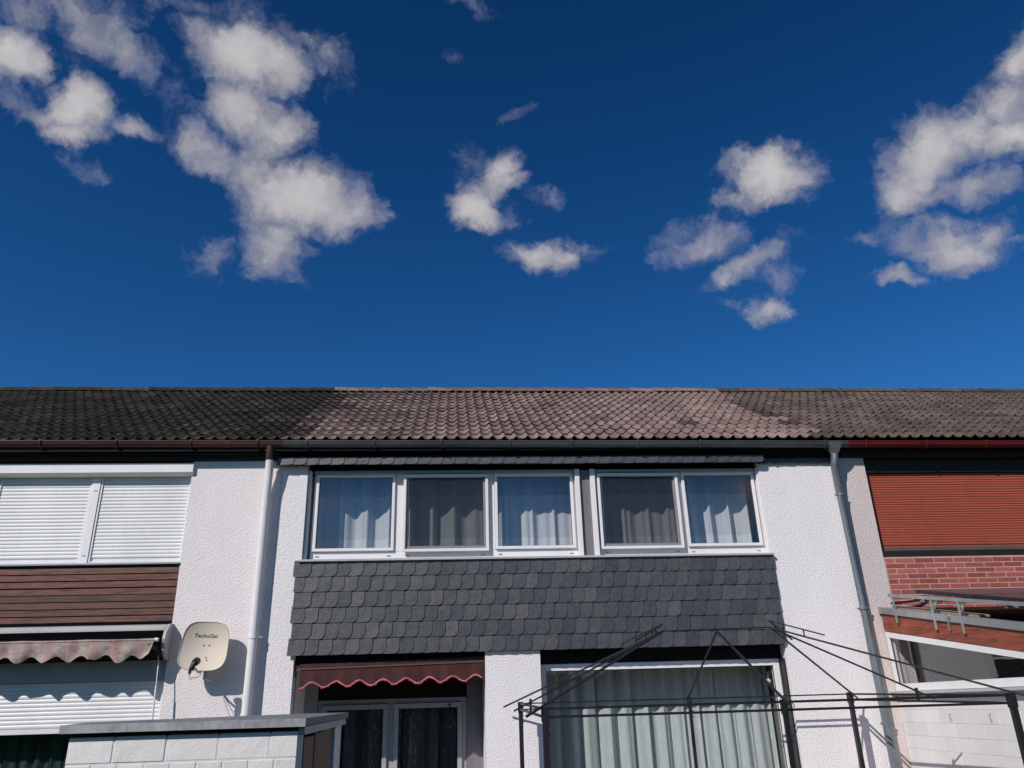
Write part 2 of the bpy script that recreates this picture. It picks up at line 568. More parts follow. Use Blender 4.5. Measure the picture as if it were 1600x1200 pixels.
def curtain_mat(name, col, bands=None, sheer=0.15, shimmer=0.0):
    m = NT(name)
    m.t.nodes.remove(m.b)
    c = None
    fine = m.noise(9, 4, 0.6, (14, 1, .12))
    c = m.ramp(fine, [(0.3, tuple(x * 0.82 for x in col)), (0.6, col)])
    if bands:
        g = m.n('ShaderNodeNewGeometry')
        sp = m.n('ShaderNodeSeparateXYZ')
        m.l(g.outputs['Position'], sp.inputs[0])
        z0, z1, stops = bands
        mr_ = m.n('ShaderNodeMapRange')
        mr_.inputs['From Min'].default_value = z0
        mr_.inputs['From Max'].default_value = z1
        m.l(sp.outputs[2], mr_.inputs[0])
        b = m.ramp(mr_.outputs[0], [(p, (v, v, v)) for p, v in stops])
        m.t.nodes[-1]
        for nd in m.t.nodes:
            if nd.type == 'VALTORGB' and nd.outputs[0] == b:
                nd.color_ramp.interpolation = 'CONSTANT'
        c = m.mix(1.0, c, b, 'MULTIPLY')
    if shimmer:
        s = m.noise(5, 3, 0.5, (2.2, 1, .5), 2.0, dist=1.6)
        c = m.mix(m.ramp(s, [(0.485, (0, 0, 0)), (0.5, (shimmer,) * 3), (0.515, (0, 0, 0))]), c, (0.95, 0.97, 0.97))
    d = m.n('ShaderNodeBsdfDiffuse')
    t = m.n('ShaderNodeBsdfTranslucent')
    m.l(c, d.inputs[0])
    m.l(c, t.inputs[0])
    ms = m.n('ShaderNodeMixShader')
    ms.inputs[0].default_value = 0.22
    m.l(d.outputs[0], ms.inputs[1])
    m.l(t.outputs[0], ms.inputs[2])
    tr = m.n('ShaderNodeBsdfTransparent')
    m2 = m.n('ShaderNodeMixShader')
    m2.inputs[0].default_value = 1 - sheer
    m.l(tr.outputs[0], m2.inputs[1])
    m.l(ms.outputs[0], m2.inputs[2])
    m.l(m2.outputs[0], m.o.inputs[0])
    return m.m


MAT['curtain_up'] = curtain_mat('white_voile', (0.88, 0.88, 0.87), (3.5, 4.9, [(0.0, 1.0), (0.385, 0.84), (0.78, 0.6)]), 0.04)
MAT['curtain_big'] = curtain_mat('grey_green_voile', (0.76, 0.775, 0.775), None, 0.04, 0.8)
MAT['curtain_green'] = curtain_mat('dark_green_curtain', (0.07, 0.12, 0.095), None, 0.0)
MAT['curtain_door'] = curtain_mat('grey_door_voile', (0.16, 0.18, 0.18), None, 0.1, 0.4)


def stripe_fabric():
    m = NT('pink_cream_striped_canvas')
    g = m.n('ShaderNodeNewGeometry')
    sp = m.n('ShaderNodeSeparateXYZ')
    m.l(g.outputs['Position'], sp.inputs[0])
    x = m.math('ADD', m.math('MULTIPLY', sp.outputs[0], 1 / 0.235), m.math('MULTIPLY', m.noise(3, 2, 0.5), 0.2))
    fr = m.math('FRACT', m.math('ADD', x, 40.0))
    cream, pink, rose = (0.44, 0.36, 0.315), (0.40, 0.265, 0.255), (0.42, 0.305, 0.28)
    c = m.ramp(fr, [(0.0, cream), (0.26, cream), (0.36, rose), (0.44, cream), (0.50, rose), (0.60, pink), (0.82, pink), (0.90, rose), (0.97, cream)])
    st = m.noise(7, 5, 0.65, (1, 1, 3.0), 1.7)
    c = m.mix(0.55, c, m.ramp(st, [(0.36, (0.5, 0.46, 0.44)), (0.54, (1, 1, 1))]), 'MULTIPLY')
    m.set(c, 0.9, 0, 0.1)
    return m.m


MAT['stripe'] = stripe_fabric()
MAT['maroon'] = dirty('maroon_canvas', (0.080, 0.031, 0.031), 0.85, 0.2, 6, spec=0.15, streak=(1, 1, .4))
MAT['red_trim'] = dirty('frayed_red_braid', (0.55, 0.05, 0.06), 0.8, 0.15, 20)
MAT['pink_trim'] = dirty('faded_pink_braid', (0.68, 0.36, 0.36), 0.8, 0.15, 20)


def panel_mat():
    m = NT('solar_cell_glass')
    g = m.n('ShaderNodeNewGeometry')
    a = m.noise(1.4, 4, 0.6)
    c = m.ramp(a, [(0.3, (0.050, 0.045, 0.055)), (0.7, (0.085, 0.075, 0.085))])
    m.t.nodes.remove(g)
    m.set(c, 0.28, 0, 0.6)
    return m.m


MAT['solar'] = panel_mat()


def ground_mat():
    m = NT('lawn_soil')
    a = m.noise(0.6, 6, 0.6)
    b = m.noise(30, 4, 0.7)
    c = m.ramp(a, [(0.3, (0.035, 0.055, 0.018)), (0.7, (0.07, 0.10, 0.03))])
    c = m.mix(0.6, c, m.ramp(b, [(0.3, (0.6, 0.6, 0.6)), (0.7, (1.3, 1.3, 1.2))]), 'MULTIPLY')
    m.set(c, 0.95, 0, 0.1)
    m.bump(b, 0.6, 0.03)
    return m.m


MAT['ground'] = ground_mat()
MAT['paving'] = dirty('pale_concrete_paving', (0.36, 0.34, 0.32), 0.85, 0.15, 3, bump=0.3, streak=(1, 1, 1))
MAT['leaf'] = dirty('hedge_leaf', (0.045, 0.085, 0.025), 0.6, 0.45, 1.5, streak=(1, 1, 1))
MAT['hedge_core'] = dirty('hedge_twigs', (0.02, 0.03, 0.012), 0.9, 0.3)

# ------------------------------------------------------------------ mesh helpers


def newbm():
    return bmesh.new()


def box(bm, x0, x1, y0, y1, z0, z1, bev=0.0):
    vs_ = [bm.verts.new(p) for p in ((x0, y0, z0), (x1, y0, z0), (x1, y1, z0), (x0, y1, z0), (x0, y0, z1), (x1, y0, z1), (x1, y1, z1), (x0, y1, z1))]
    fs = [bm.faces.new([vs_[i] for i in f]) for f in ((0, 3, 2, 1), (4, 5, 6, 7), (0, 1, 5, 4), (1, 2, 6, 5), (2, 3, 7, 6), (3, 0, 4, 7))]
    if bev:
        es = list({e for f in fs for e in f.edges})
        bmesh.ops.bevel(bm, geom=es, offset=bev, segments=1, affect='EDGES')
    return vs_


def prism(bm, pts, d):
    """closed outline pts (3D, flat) pushed out along vector d"""
    d = Vector(d)
    a = [bm.verts.new(p) for p in pts]
    b = [bm.verts.new(Vector(p) + d) for p in pts]
    n = len(pts)
    bm.faces.new(a)
    bm.faces.new(list(reversed(b)))
    for i in range(n):
        j = (i + 1) % n
        bm.faces.new((a[j], a[i], b[i], b[j]))


def tube(bm, pts, r, seg=10, caps=True):
    pts = [Vector(p) for p in pts]
    rings = []
    up = Vector((0, 0, 1))
    for i, p in enumerate(pts):
        if i == 0:
            t = pts[1] - p
        elif i == len(pts) - 1:
            t = p - pts[i - 1]
        else:
            t = (pts[i + 1] - p).normalized() + (p - pts[i - 1]).normalized()
        t.normalize()
        a = t.cross(up)
        if a.length < 0.05:
            a = t.cross(Vector((0, 1, 0)))
        a.normalize()
        b = a.cross(t).normalized()
        rr = r[i] if isinstance(r, (list, tuple)) else r
        rings.append([bm.verts.new(p + a * rr * cos(2 * pi * k / seg) + b * rr * sin(2 * pi * k / seg)) for k in range(seg)])
    for i in range(len(rings) - 1):
        for k in range(seg):
            j = (k + 1) % seg
            bm.faces.new((rings[i][k], rings[i][j], rings[i + 1][j], rings[i + 1][k]))
    if caps:
        bm.faces.new(list(reversed(rings[0])))
        bm.faces.new(rings[-1])


def bar(bm, p0, p1, w, h=None, up=(0, 0, 1)):
    """square bar between two points"""
    h = h or w
    p0, p1 = Vector(p0), Vector(p1)
    t = (p1 - p0).normalized()
    a = t.cross(Vector(up))
    if a.length < 0.05:
        a = t.cross(Vector((0, 1, 0)))
    a.normalize()
    b = a.cross(t).normalized()
    q = []
    for p in (p0, p1):
        for sx_, sz_ in ((-1, -1), (1, -1), (1, 1), (-1, 1)):
            q.append(bm.verts.new(p + a * sx_ * w / 2 + b * sz_ * h / 2))
    for f in ((3, 2, 1, 0), (4, 5, 6, 7), (0, 1, 5, 4), (1, 2, 6, 5), (2, 3, 7, 6), (3, 0, 4, 7)):
        bm.faces.new([q[i] for i in f])


def sheet(bm, fn, nu, nv):
    """grid of (nu+1)x(nv+1) points from fn(i/nu, j/nv)"""
    g = [[bm.verts.new(fn(i / nu, j / nv)) for j in range(nv + 1)] for i in range(nu + 1)]
    for i in range(nu):
        for j in range(nv):
            bm.faces.new((g[i][j], g[i + 1][j], g[i + 1][j + 1], g[i][j + 1]))
    return g


def make_mesh(bm, name, mat, smooth=False):
    bmesh.ops.recalc_face_normals(bm, faces=bm.faces)
    me = bpy.data.meshes.new(name)
    bm.to_mesh(me)
    bm.free()
    if isinstance(mat, str):
        mat = MAT[mat]
    if mat:
        me.materials.append(mat)
    if smooth:
        for p in me.polygons:
            p.use_smooth = True
        try:
            me.set_sharp_from_angle(angle=radians(40))
        except Exception:
            pass
    return me


def link(name, me, parent=None, **props):
    o = bpy.data.objects.new(name, me)
    COL.objects.link(o)
    if parent is not None:
        o.parent = parent
        o.matrix_parent_inverse = Matrix.Translation(-ROOTS[parent.name])
        ROOTS[o.name] = ROOTS[parent.name]
    else:
        ROOTS[o.name] = Vector((0, 0, 0))
    for k, v in props.items():
        o[k] = v
    return o


ROOTS = {}


def thing(name, label, cat, loc=(0, 0, 0), group=None):
    o = bpy.data.objects.new(name, None)
    o.empty_display_size = 0.3
    COL.objects.link(o)
    o.location = loc
    ROOTS[o.name] = Vector(loc)
    o['label'] = label
    o['category'] = cat
    if group:
        o['group'] = group
    return o


def part(name, bm, mat, parent, smooth=False, label=None, kind=None):
    """mesh part in world coordinates under parent"""
    o = link(name, make_mesh(bm, name, mat, smooth), None)
    if parent is not None:
        o.parent = parent
        base = ROOTS[parent.name]
        o.matrix_parent_inverse = Matrix.Translation(-base)
        # children of parts: the part itself stands at the origin of the world frame
        if parent.type == 'MESH':
            o.matrix_parent_inverse = Matrix.Identity(4)
        ROOTS[o.name] = Vector((0, 0, 0))
    if label:
        o['label'] = label
    if kind:
        o['kind'] = kind
    return o


def inst(name, me, parent, mw, kind=None):
    """a piece sharing mesh data, placed by a world matrix"""
    o = bpy.data.objects.new(name, me)
    COL.objects.link(o)
    o.parent = parent
    if parent.type == 'MESH':
        o.matrix_parent_inverse = Matrix.Identity(4)
    else:
        o.matrix_parent_inverse = Matrix.Translation(-ROOTS[parent.name])
    o.matrix_basis = mw
    ROOTS[o.name] = Vector((0, 0, 0))
    if kind:
        o['kind'] = kind
    return o


def pbox(name, x0, x1, y0, y1, z0, z1, mat, parent, bev=0.0, label=None):
    bm = newbm()
    box(bm, x0, x1, y0, y1, z0, z1, bev)
    return part(name, bm, mat, parent, label=label)


# ------------------------------------------------------------------ ground
bm = newbm()
sheet(bm, lambda u, v: (-300 + 600 * u, -300 + 600 * v, 0.0), 4, 4)
g = part('ground', bm, 'ground', None)
g['kind'] = 'structure'
g['label'] = 'garden lawn behind the terraced houses'
bm = newbm()
box(bm, -2.05, 5.1, -3.6, -0.01, 0.004, 0.30)
g = part('terrace_paving', bm, 'paving', None)  # below the view; added pale to bounce light onto the walls
g['kind'] = 'structure'
g['label'] = 'unseen pale concrete terrace in front of the middle house, for bounce light'

# ------------------------------------------------------------------ houses
XL, XR = -2.09, 5.06          # party lines
HL = thing('row_house', 'terraced house at left edge with mossy black roof, white shutters and brown plank panel', 'house', (-5.6, 2, 0))
HM = thing('row_house', 'middle terraced house with brownish roof, slate cladding and five curtained windows', 'house', (1.4, 2, 0))
HR = thing('row_house', 'terraced house at right edge with red roller shutter above a red brick panel', 'house', (8.0, 2, 0))

RIDGE_Y, RIDGE_Z = 3.77, 7.365
EAVE_Y, EAVE_Z = -0.22, 5.13
SL = math.atan2(RIDGE_Z - EAVE_Z, RIDGE_Y - EAVE_Y)
UP = Vector((0, cos(SL), sin(SL)))
NRM = Vector((0, -sin(SL), cos(SL)))


def gut_z(x):
    return 5.125 - 0.004 * (x + 2)


# --- roof tiles: a double-roll concrete pantile, four slightly different meshes
def tile_mesh(seed, mat):
    r = random.Random(seed)
    prof = []
    for k in range(2):
        o = k * 0.15
        for u, h in ((0.0, 0.006), (0.03, 0.0), (0.062, 0.001), (0.078, 0.008), (0.094, 0.027), (0.110, 0.037), (0.126, 0.029), (0.140, 0.012)):
            prof.append((o + u, h))
    prof.append((0.302, 0.006))
    bm = newbm()
    rows = ((-0.004, 0.026), (0.006, 0.029), (0.335, 0.006))
    g_ = []
    for v, lift in rows:
        g_.append([bm.verts.new((u, v + (0.004 * sin(u * 40 + seed) if v < 0.1 else 0), h + lift + r.uniform(-.0012, .0012))) for u, h in prof])
    for a in range(2):
        for i in range(len(prof) - 1):
            bm.faces.new((g_[a][i], g_[a][i + 1], g_[a + 1][i + 1], g_[a + 1][i]))
    low = [bm.verts.new((u, 0.001, h + 0.012)) for u, h in prof]
    for i in range(len(prof) - 1):
        bm.faces.new((low[i], low[i + 1], g_[0][i + 1], g_[0][i]))
    return make_mesh(bm, 'roof_tile', mat, True)


def ridge_mesh(seed, mat):
    bm = newbm()
    r = random.Random(seed)
    ln = 0.42

    def f(u, v):
        a = pi * (v * 1.06 - 0.03)
        rad = 0.105 + 0.012 * (1 - u)
        return (u * ln, -cos(a) * rad * 1.1, sin(a) * rad * 0.8 - 0.02)
    sheet(bm, f, 2, 10)
    # thick lip at the open end

    def f2(u, v):
        a = pi * (v * 1.06 - 0.03)
        rad = 0.117 - 0.018 * u
        return (-0.001, -cos(a) * rad * 1.1, sin(a) * rad * 0.8 - 0.02)
    sheet(bm, f2, 1, 10)
    return make_mesh(bm, 'ridge_tile', mat, True)


MAT['tile_edge'] = tile_mat('dark_brown_old_tile', (0.050, 0.038, 0.032), (0.075, 0.056, 0.047), (0.11, 0.084, 0.070), (0.05, 0.05, 0.035), 0.08, 0.02)  # darker brown tiles mixed in near the party lines


def build_roof(house, x0, x1, mat, seed, limit=300, mixed=False):
    bm = newbm()
    # deck under the tiles and the back slope
    o_ = NRM * -0.012
    a = Vector((x0, EAVE_Y + 0.04, EAVE_Z)) + o_
    b = Vector((x0, RIDGE_Y, RIDGE_Z)) + o_
    c = Vector((x0, 2 * RIDGE_Y + 0.3, EAVE_Z)) + o_
    lo = Vector((0, 0, -0.10))
    prism(bm, [a, b, c, c + lo, b + lo, a + lo], (x1 - x0, 0, 0))
    roof = part('roof', bm, 'dark_board', house)
    tiles = [tile_mesh(seed * 10 + k, mat) for k in range(4)]
    edge_tiles = [tile_mesh(seed * 10 + k + 5, 'tile_edge') for k in range(2)]
    rows, n = 14, int(round((x1 - x0) / 0.2979))
    w = (x1 - x0) / n
    length = (Vector((0, RIDGE_Y, RIDGE_Z)) - Vector((0, EAVE_Y, EAVE_Z))).length - 0.03
    pitch = length / rows
    base = Matrix.Rotation(SL, 4, 'X')
    rr = random.Random(seed)
    made = 0
    extra = newbm()
    order = []
    for j in range(rows):
        for i in range(n):
            x = x0 + i * w
            # which tiles are biggest in view: near rows first
            order.append((j, i, x))
    cut = []
    for j, i, x in order:
        p = Vector((x, EAVE_Y, EAVE_Z)) + UP * (j * pitch + rr.uniform(-.006, .006)) + NRM * rr.uniform(-.001, .004)
        mw = Matrix.Translation(p) @ base @ Matrix.Rotation(rr.uniform(-.010, .010), 4, 'Z') @ Matrix.Rotation(rr.uniform(-.012, .012), 4, 'Y')
        mw = mw @ Matrix.Diagonal((w / 0.30, pitch / 0.327, 1, 1))
        me_ = tiles[rr.randrange(4)]
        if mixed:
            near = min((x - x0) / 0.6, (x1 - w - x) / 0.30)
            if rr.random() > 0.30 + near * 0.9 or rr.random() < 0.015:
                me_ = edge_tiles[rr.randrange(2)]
        cut.append((mw, (j, x), me_))
    # visible span narrows at left and right: distance from the camera decides
    cut.sort(key=lambda q: (q[0].translation - Vector((0, -9.5, 2.05))).length)
    for k, (mw, _, me) in enumerate(cut):
        if k < limit:
            inst('roof_tile', me, roof, mw)
        else:
            t = bmesh.new()
            t.from_mesh(me)
            t.transform(mw)
            tmp = bpy.data.meshes.new('t')
            t.to_mesh(tmp)
            t.free()
            extra.from_mesh(tmp)
            bpy.data.meshes.remove(tmp)
    if len(extra.verts):
        e_ = part('far_roof_tiles', extra, mat, roof, True)
        e_['kind'] = 'stuff'
    else:
        extra.free()
    rms = [ridge_mesh(seed + k, mat) for k in range(2)]
    x = x0
    rn = int((x1 - x0) / 0.395)
    rw = (x1 - x0) / rn
    for i in range(rn):
        mw = Matrix.Translation((x0 + i * rw + 0.0, RIDGE_Y, RIDGE_Z + 0.028 + rr.uniform(-.004, .004))) @ Matrix.Rotation(rr.uniform(-.012, .012) + 0.012, 4, 'Y')
        inst('ridge_tile', rms[i % 2], roof, mw @ Matrix.Diagonal((-1, 1, 1, 1)) @ Matrix.Translation((-0.42, 0, 0)) if False else mw)
    return roof


build_roof(HL, -8.94, XL, 'tile_left', 3)
build_roof(HM, XL, XR - 0.12, 'tile_mid', 5, mixed=True)
build_roof(HR, XR - 0.12, 12.05, 'tile_right', 8)


def build_gutter(house, x0, x1, mat, brackets, seams=()):
    bm = newbm()
    yc, r = -0.177, 0.060
    n = 10

    def f(u, v):
        a = pi + pi * v
        x = x0 + (x1 - x0) * u
        return (x, yc + cos(a) * r, gut_z(x) + sin(a) * r * 1.06)
    sheet(bm, f, 1, n)

    def f2(u, v):
        a = pi + pi * v
        x = x0 + (x1 - x0) * u
        return (x, yc + cos(a) * (r - .004), gut_z(x) + 0.002 + sin(a) * (r - .004) * 1.06)
    sheet(bm, f2, 1, n)
    z0, z1 = gut_z(x0), gut_z(x1)
    tube(bm, [(x0, yc - r + .002, z0 + .004), (x1, yc - r + .002, z1 + .004)], 0.0095, 8)
    g_ = part('gutter', bm, mat, house, True)
    for bx in brackets:
        bm = newbm()
        z = gut_z(bx)
        pts = []
        for k in range(9):
            a = pi + pi * k / 8
            pts.append((bx, yc + cos(a) * (r + .004), z + sin(a) * (r + .004) * 1.06))
        for p, q in zip(pts[:-1], pts[1:]):
            bar(bm, p, q, 0.022, 0.012, up=(1, 0, 0.001))
        box(bm, bx - .012, bx + .012, yc - r - .014, yc - r + .012, z + .002, z + .018)
        part('gutter_bracket', bm, mat, g_)
    for bx in seams:
        bm = newbm()
        z = gut_z(bx)

        def f3(u, v, bx=bx, z=z):
            a = pi + pi * v
            return (bx - .05 + .1 * u, yc + cos(a) * (r + .003), z + sin(a) * (r + .003) * 1.06)
        sheet(bm, f3, 1, n)
        part('gutter_sleeve', bm, mat, g_, True)
    return g_


build_gutter(HL, -8.94, -2.062, 'gutter_brown', [-6.6, -5.75, -4.90, -4.02, -3.15, -2.36], [-2.72])
build_gutter(HM, -2.06, 5.10, 'gutter_grey', [-1.77, -0.95, -0.13, 0.72, 1.50, 2.34, 3.15, 4.01, 4.79], [-1.93])
build_gutter(HR, 5.102, 12.05, 'gutter_red', [5.34, 6.16, 6.97, 7.8, 8.6])

# --- eaves boards (one per house) and soffit
for h, a, b, m in ((HL, -8.94, XL, 'dark_brown'), (HM, XL + .002, XR, 'dark_board'), (HR, XR + .002, 12.05, 'dark_brown')):
    pbox('eaves_board', a, b, -0.095, 0.0, 5.015, 5.14, m, h)
    pbox('soffit_board', a, b, -0.03, 0.30, 4.945, 5.013, m, h)

# --- walls
# left house: solid pier, upper opening X<-3.165, lower opening X<-3.18
pbox('wall', -3.165, XL, 0.0, 0.32, 0.0, 4.944, 'stucco_left', HL)
pbox('wall_panel', -8.9, -3.167, 0.05, 0.32, 2.66, 3.70, 'room_dark', HL)
pbox('wall', -8.9, -6.75, 0.0, 0.30, 0.0, 2.64, 'stucco_left', HL)
# middle house
pbox('wall', XL + 0.003, -1.775, 0.008, 0.95, 0.0, 4.944, 'stucco_white', HM)
pbox('wall', 0.387, 1.022, 0.002, 0.95, 0.0, 2.65, 'stucco_white', HM)
pbox('wall', 3.945, 5.00, 0.002, 0.32, 0.0, 4.944, 'stucco_white', HM)
pbox('wall_panel', -1.773, 3.943, 0.03, 0.32, 2.655, 3.71, 'dark_board', HM)
pbox('shade_lintel_board', -1.773, 3.943, 0.11, 0.30, 4.83, 4.944, 'dark_board', HM)  # near-black tone paints in the shade under the slate band
# right house
pbox('wall', 5.003, 5.38, 0.0, 0.32, 0.0, 4.944, 'stucco_pink', HR)
pbox('brick_backing', 5.382, 12.0, 0.004, 0.30, 2.86, 3.655, 'mortar', HR)
pbox('shade_lintel_board', 5.382, 12.0, 0.06, 0.30, 4.765, 4.944, 'dark_brown', HR)  # dark coating paints the deep shadow of the recess above the shutter
pbox('wall', 5.382, 5.50, 0.02, 0.30, 0.0, 2.858, 'stucco_pink', HR)
pbox('wall', 5.66, 6.40, 0.02, 0.30, 0.0, 2.858, 'stucco_pink', HR)
pbox('wall', 9.5, 12.0, 0.02, 0.30, 0.0, 2.858, 'stucco_pink', HR)
# rooms behind the openings
for h, a, b in ((HL, -8.9, XL), (HM, XL, XR), (HR, XR, 12.0)):
    bm = newbm()
    box(bm, a, b, 3.6, 3.7, 0.0, 5.0)
    box(bm, a, b, 0.96, 3.6, 2.52, 2.64)
    box(bm, a, b, 0.33, 3.6, 4.95, 5.05)
    box(bm, a + .003, a + 0.08, 0.96, 3.6, 0.0, 4.94)
    box(bm, b - 0.08, b - .003, 0.96, 3.6, 0.0, 4.94)
    box(bm, a, b, 0.96, 3.6, 0.0, 0.3)
    part('interior_wall', bm, 'room', h)
# ceiling of the recess over the terrace door, floors behind the panels
pbox('sun_block_board', -1.772, 0.384, 0.10, 0.13, 2.56, 2.652, 'dark_board', HM)  # added to block sun leaking in above the maroon awning
pbox('recess_soffit', -1.773, 0.385, 0.131, 0.95, 2.56, 2.653, 'dark_board', HM)  # dark tone stands in for the deep shade of the recess
pbox('floor_slab', 1.024, 3.943, 0.322, 0.95, 2.50, 2.653, 'dark_board', HM)
pbox('floor_slab', -8.9, -3.167, 0.322, 0.95, 2.50, 2.653, 'dark_board', HL)
pbox('recess_wall', 3.945, 5.0, 0.33, 0.95, 0.0, 2.6, 'room', HM)

# ------------------------------------------------------------------ windows


def ring(bm, x0, x1, z0, z1, y0, y1, w, wb=None, bev=0.003):
    """rectangular frame, rails and stiles butted end to end"""
    wb = wb if wb is not None else w
    box(bm, x0, x1, y0, y1, z0, z0 + wb, bev)
    box(bm, x0, x1, y0, y1, z1 - w, z1, bev)
    box(bm, x0, x0 + w, y0, y1, z0 + wb, z1 - w, bev)
    box(bm, x1 - w, x1, y0, y1, z0 + wb, z1 - w, bev)


def sash(parent, x0, x1, z0, z1, y, w, glass, mat='plain_white', depth=.03):
    bm = newbm()
    ring(bm, x0, x1, z0, z1, y - depth, y + .02, w)
    part('sash', bm, mat, parent)
    bm = newbm()
    # dark rubber gasket
    ring(bm, x0 + w, x1 - w, z0 + w, z1 - w, y - .004, y + .006, .006, bev=0)
    part('gasket', bm, 'black_plastic', parent)
    bm = newbm()
    box(bm, x0 + w + .003, x1 - w - .003, y, y + .004, z0 + w + .003, z1 - w - .003)
    part('pane', bm, glass, parent)


# upper windows of the middle house
WY = 0.12


def upper_window(x0, x1, panes, screens, posts):
    bm = newbm()
    box(bm, x0, x1, WY, WY + .06, 3.722, 3.835, .003)      # deep bottom rail
    box(bm, x0, x1, WY - .012, WY + .06, 4.795, 4.83, .003)
    xs = [x0] + [v for p in posts for v in p] + [x1]
    for a, b in zip(xs[0::2], xs[1::2]):
        pass
    stiles = [(x0, panes[0][0] - .0)] + list(posts) + [(panes[-1][1], x1)]
    for a, b in stiles:
        box(bm, a, b, WY, WY + .06, 3.837, 4.793, .003)
    w = part('window', bm, 'plain_white', HM)
    for i, (a, b) in enumerate(panes):
        sash(w, a + .002, b - .002, 3.838, 4.792, WY - .002, .036 if i not in screens else .05, 'glass')
        if i in screens:
            bm = newbm()
            ring(bm, a - .012, b + .012, 3.815, 4.78, WY - .062, WY - .036, .035)
            s_ = part('insect_screen_frame', bm, 'plain_white', w)
            bm = newbm()
            box(bm, a + .024, b - .024, WY - .048, WY - .046, 3.851, 4.744)
            part('insect_screen', bm, 'screen', w)
        for hx in (a + .06, b - .06):
            bm = newbm()
            box(bm, hx - .022, hx + .022, WY - .006, WY - .001, 3.775, 3.787)
            part('drain_cap', bm, 'grey_trim', w)
    return w


upper_window(-1.70, 1.555, [(-1.675, -0.70), (-0.585, 0.445), (0.535, 1.535)], (1,), [(-0.698, -0.587), (0.447, 0.533)])
upper_window(1.815, 3.925, [(1.855, 2.875), (2.945, 3.905)], (0,), [(2.877, 2.943)])
# guide rails, dividing panel, grey shade strip on the jamb, blind box
for a, b, y0 in ((-1.765, -1.735, .04), (1.557, 1.615, .03), (1.75, 1.813, .03), (3.927, 3.942, .03)):
    pbox('guide_rail', a, b, y0, WY + .05, 3.722, 4.83, 'plain_white', HM, .003)
pbox('dividing_panel', 1.617, 1.748, .075, .20, 3.722, 4.83, 'panel_grey', HM, .002)
bm = newbm()
for z in (3.83, 4.05, 4.30, 4.55):
    for x in (1.64, 1.725):
        tube(bm, [(x, .076, z), (x, .070, z)], .006, 8)
part('panel_screw', bm, 'grey_trim', HM)
pbox('jamb_shade_strip', -1.773, -1.767, .0, .12, 3.722, 4.83, 'grey_trim', HM)  # grey sheet painting the shadow on the white reveal
pbox('blind_rail', -1.70, 1.555, .07, .107, 4.795, 4.835, 'grey_trim', HM, .003)
pbox('blind_rail', 1.815, 3.925, .07, .107, 4.795, 4.835, 'grey_trim', HM, .003)
pbox('window_sill', -1.80, 3.96, -0.066, .18, 3.694, 3.720, 'window_sill', HM, .003)

# slates -------------------------------------------------------------


def slate_mesh(seed):
    r = random.Random(seed)
    w, h = 0.156, 0.19
    e = lambda a=.0022: r.uniform(-a, a)
    pts = [(-0.052 + e(), 0 + e()), (w - .082 + e(), 0.0 + e())]
    for k in range(5):
        a = -pi / 2 + (pi / 2) * (k + 1) / 5
        pts.append((w - .060 + .060 * cos(a) + e(.0012), .075 + .075 * sin(a) * 1.0 + e(.0012)))
    pts += [(w + e(.001), h), (-0.045, h)]
    bm = newbm()
    prism(bm, [(x, 0, z) for x, z in pts], (0, 0.008, 0))
    bmesh.ops.translate(bm, verts=bm.verts, vec=(0, 0, 0))
    return make_mesh(bm, 'slate', 'slate')


SLATES = [slate_mesh(k) for k in range(6)]


def slate_field(parent, x0, x1, ztop, rows, pitch, y, w=0.152, hide=None, ys=None):
    for j in range(rows):
        z = ztop - (j + 1) * pitch
        off = (j * 0.063) % w
        n = int((x1 - x0) / w) + 2
        k = 0
        xs = x0 - off
        while xs < x1 - 0.02:
            a, b = max(xs, x0), min(xs + w, x1)
            if b - a > 0.03:
                me = SLATES[rnd.randrange(6)]
                sx_ = (b - a) / 0.152
                # outward to the right and to the bottom, so each laps its neighbours
                rot = Matrix.Rotation(-0.052, 4, 'Z') @ Matrix.Rotation(-0.062 + rnd.uniform(-.012, .012), 4, 'X')
                sh = Matrix.Rotation(rnd.uniform(-.014, .014), 4, 'Y')
                if a == x0:
                    mw = Matrix.Translation((a + 0.05 * sx_ * 0.0, y - .012, z + rnd.uniform(-.002, .002))) @ rot @ sh @ Matrix.Diagonal((sx_, 1, 1, 1))
                else:
                    mw = Matrix.Translation((a, y - .012 + rnd.uniform(-.001, .001), z + rnd.uniform(-.002, .002))) @ rot @ sh @ Matrix.Diagonal((sx_, 1, 1, 1))
                inst('slate', me, parent, mw)
            xs += w


bm = newbm()
box(bm, -1.80, 3.94, -0.022, 0.029, 2.665, 3.698)
cl = part('slate_cladding', bm, 'dark_board', HM, label='slate panel of six courses between the upper and lower windows')
slate_field(cl, -1.80, 3.945, 3.700, 6, 0.175, -0.030)
bm = newbm()
box(bm, XL + .002, 3.965, -0.088, 0.0, 4.885, 4.958)
box(bm, 3.965, 4.975, -0.020, 0.0, 4.885, 4.944)
bs = part('slate_band', bm, 'dark_board', HM, label='single course of slates under the eaves')
xs = XL
slate_top = 4.995
while xs < 4.90:
    proud = xs < 3.90
    y = -0.098 if proud else -0.030
    mw = Matrix.Translation((xs, y, 4.868 + rnd.uniform(-.003, .003))) @ Matrix.Rotation(-0.055, 4, 'Z') @ Matrix.Rotation(-0.05, 4, 'X') @ Matrix.Diagonal((1, 1, .49 if proud else .36, 1))
    inst('slate', SLATES[rnd.randrange(6)], bs, mw)
    xs += 0.152

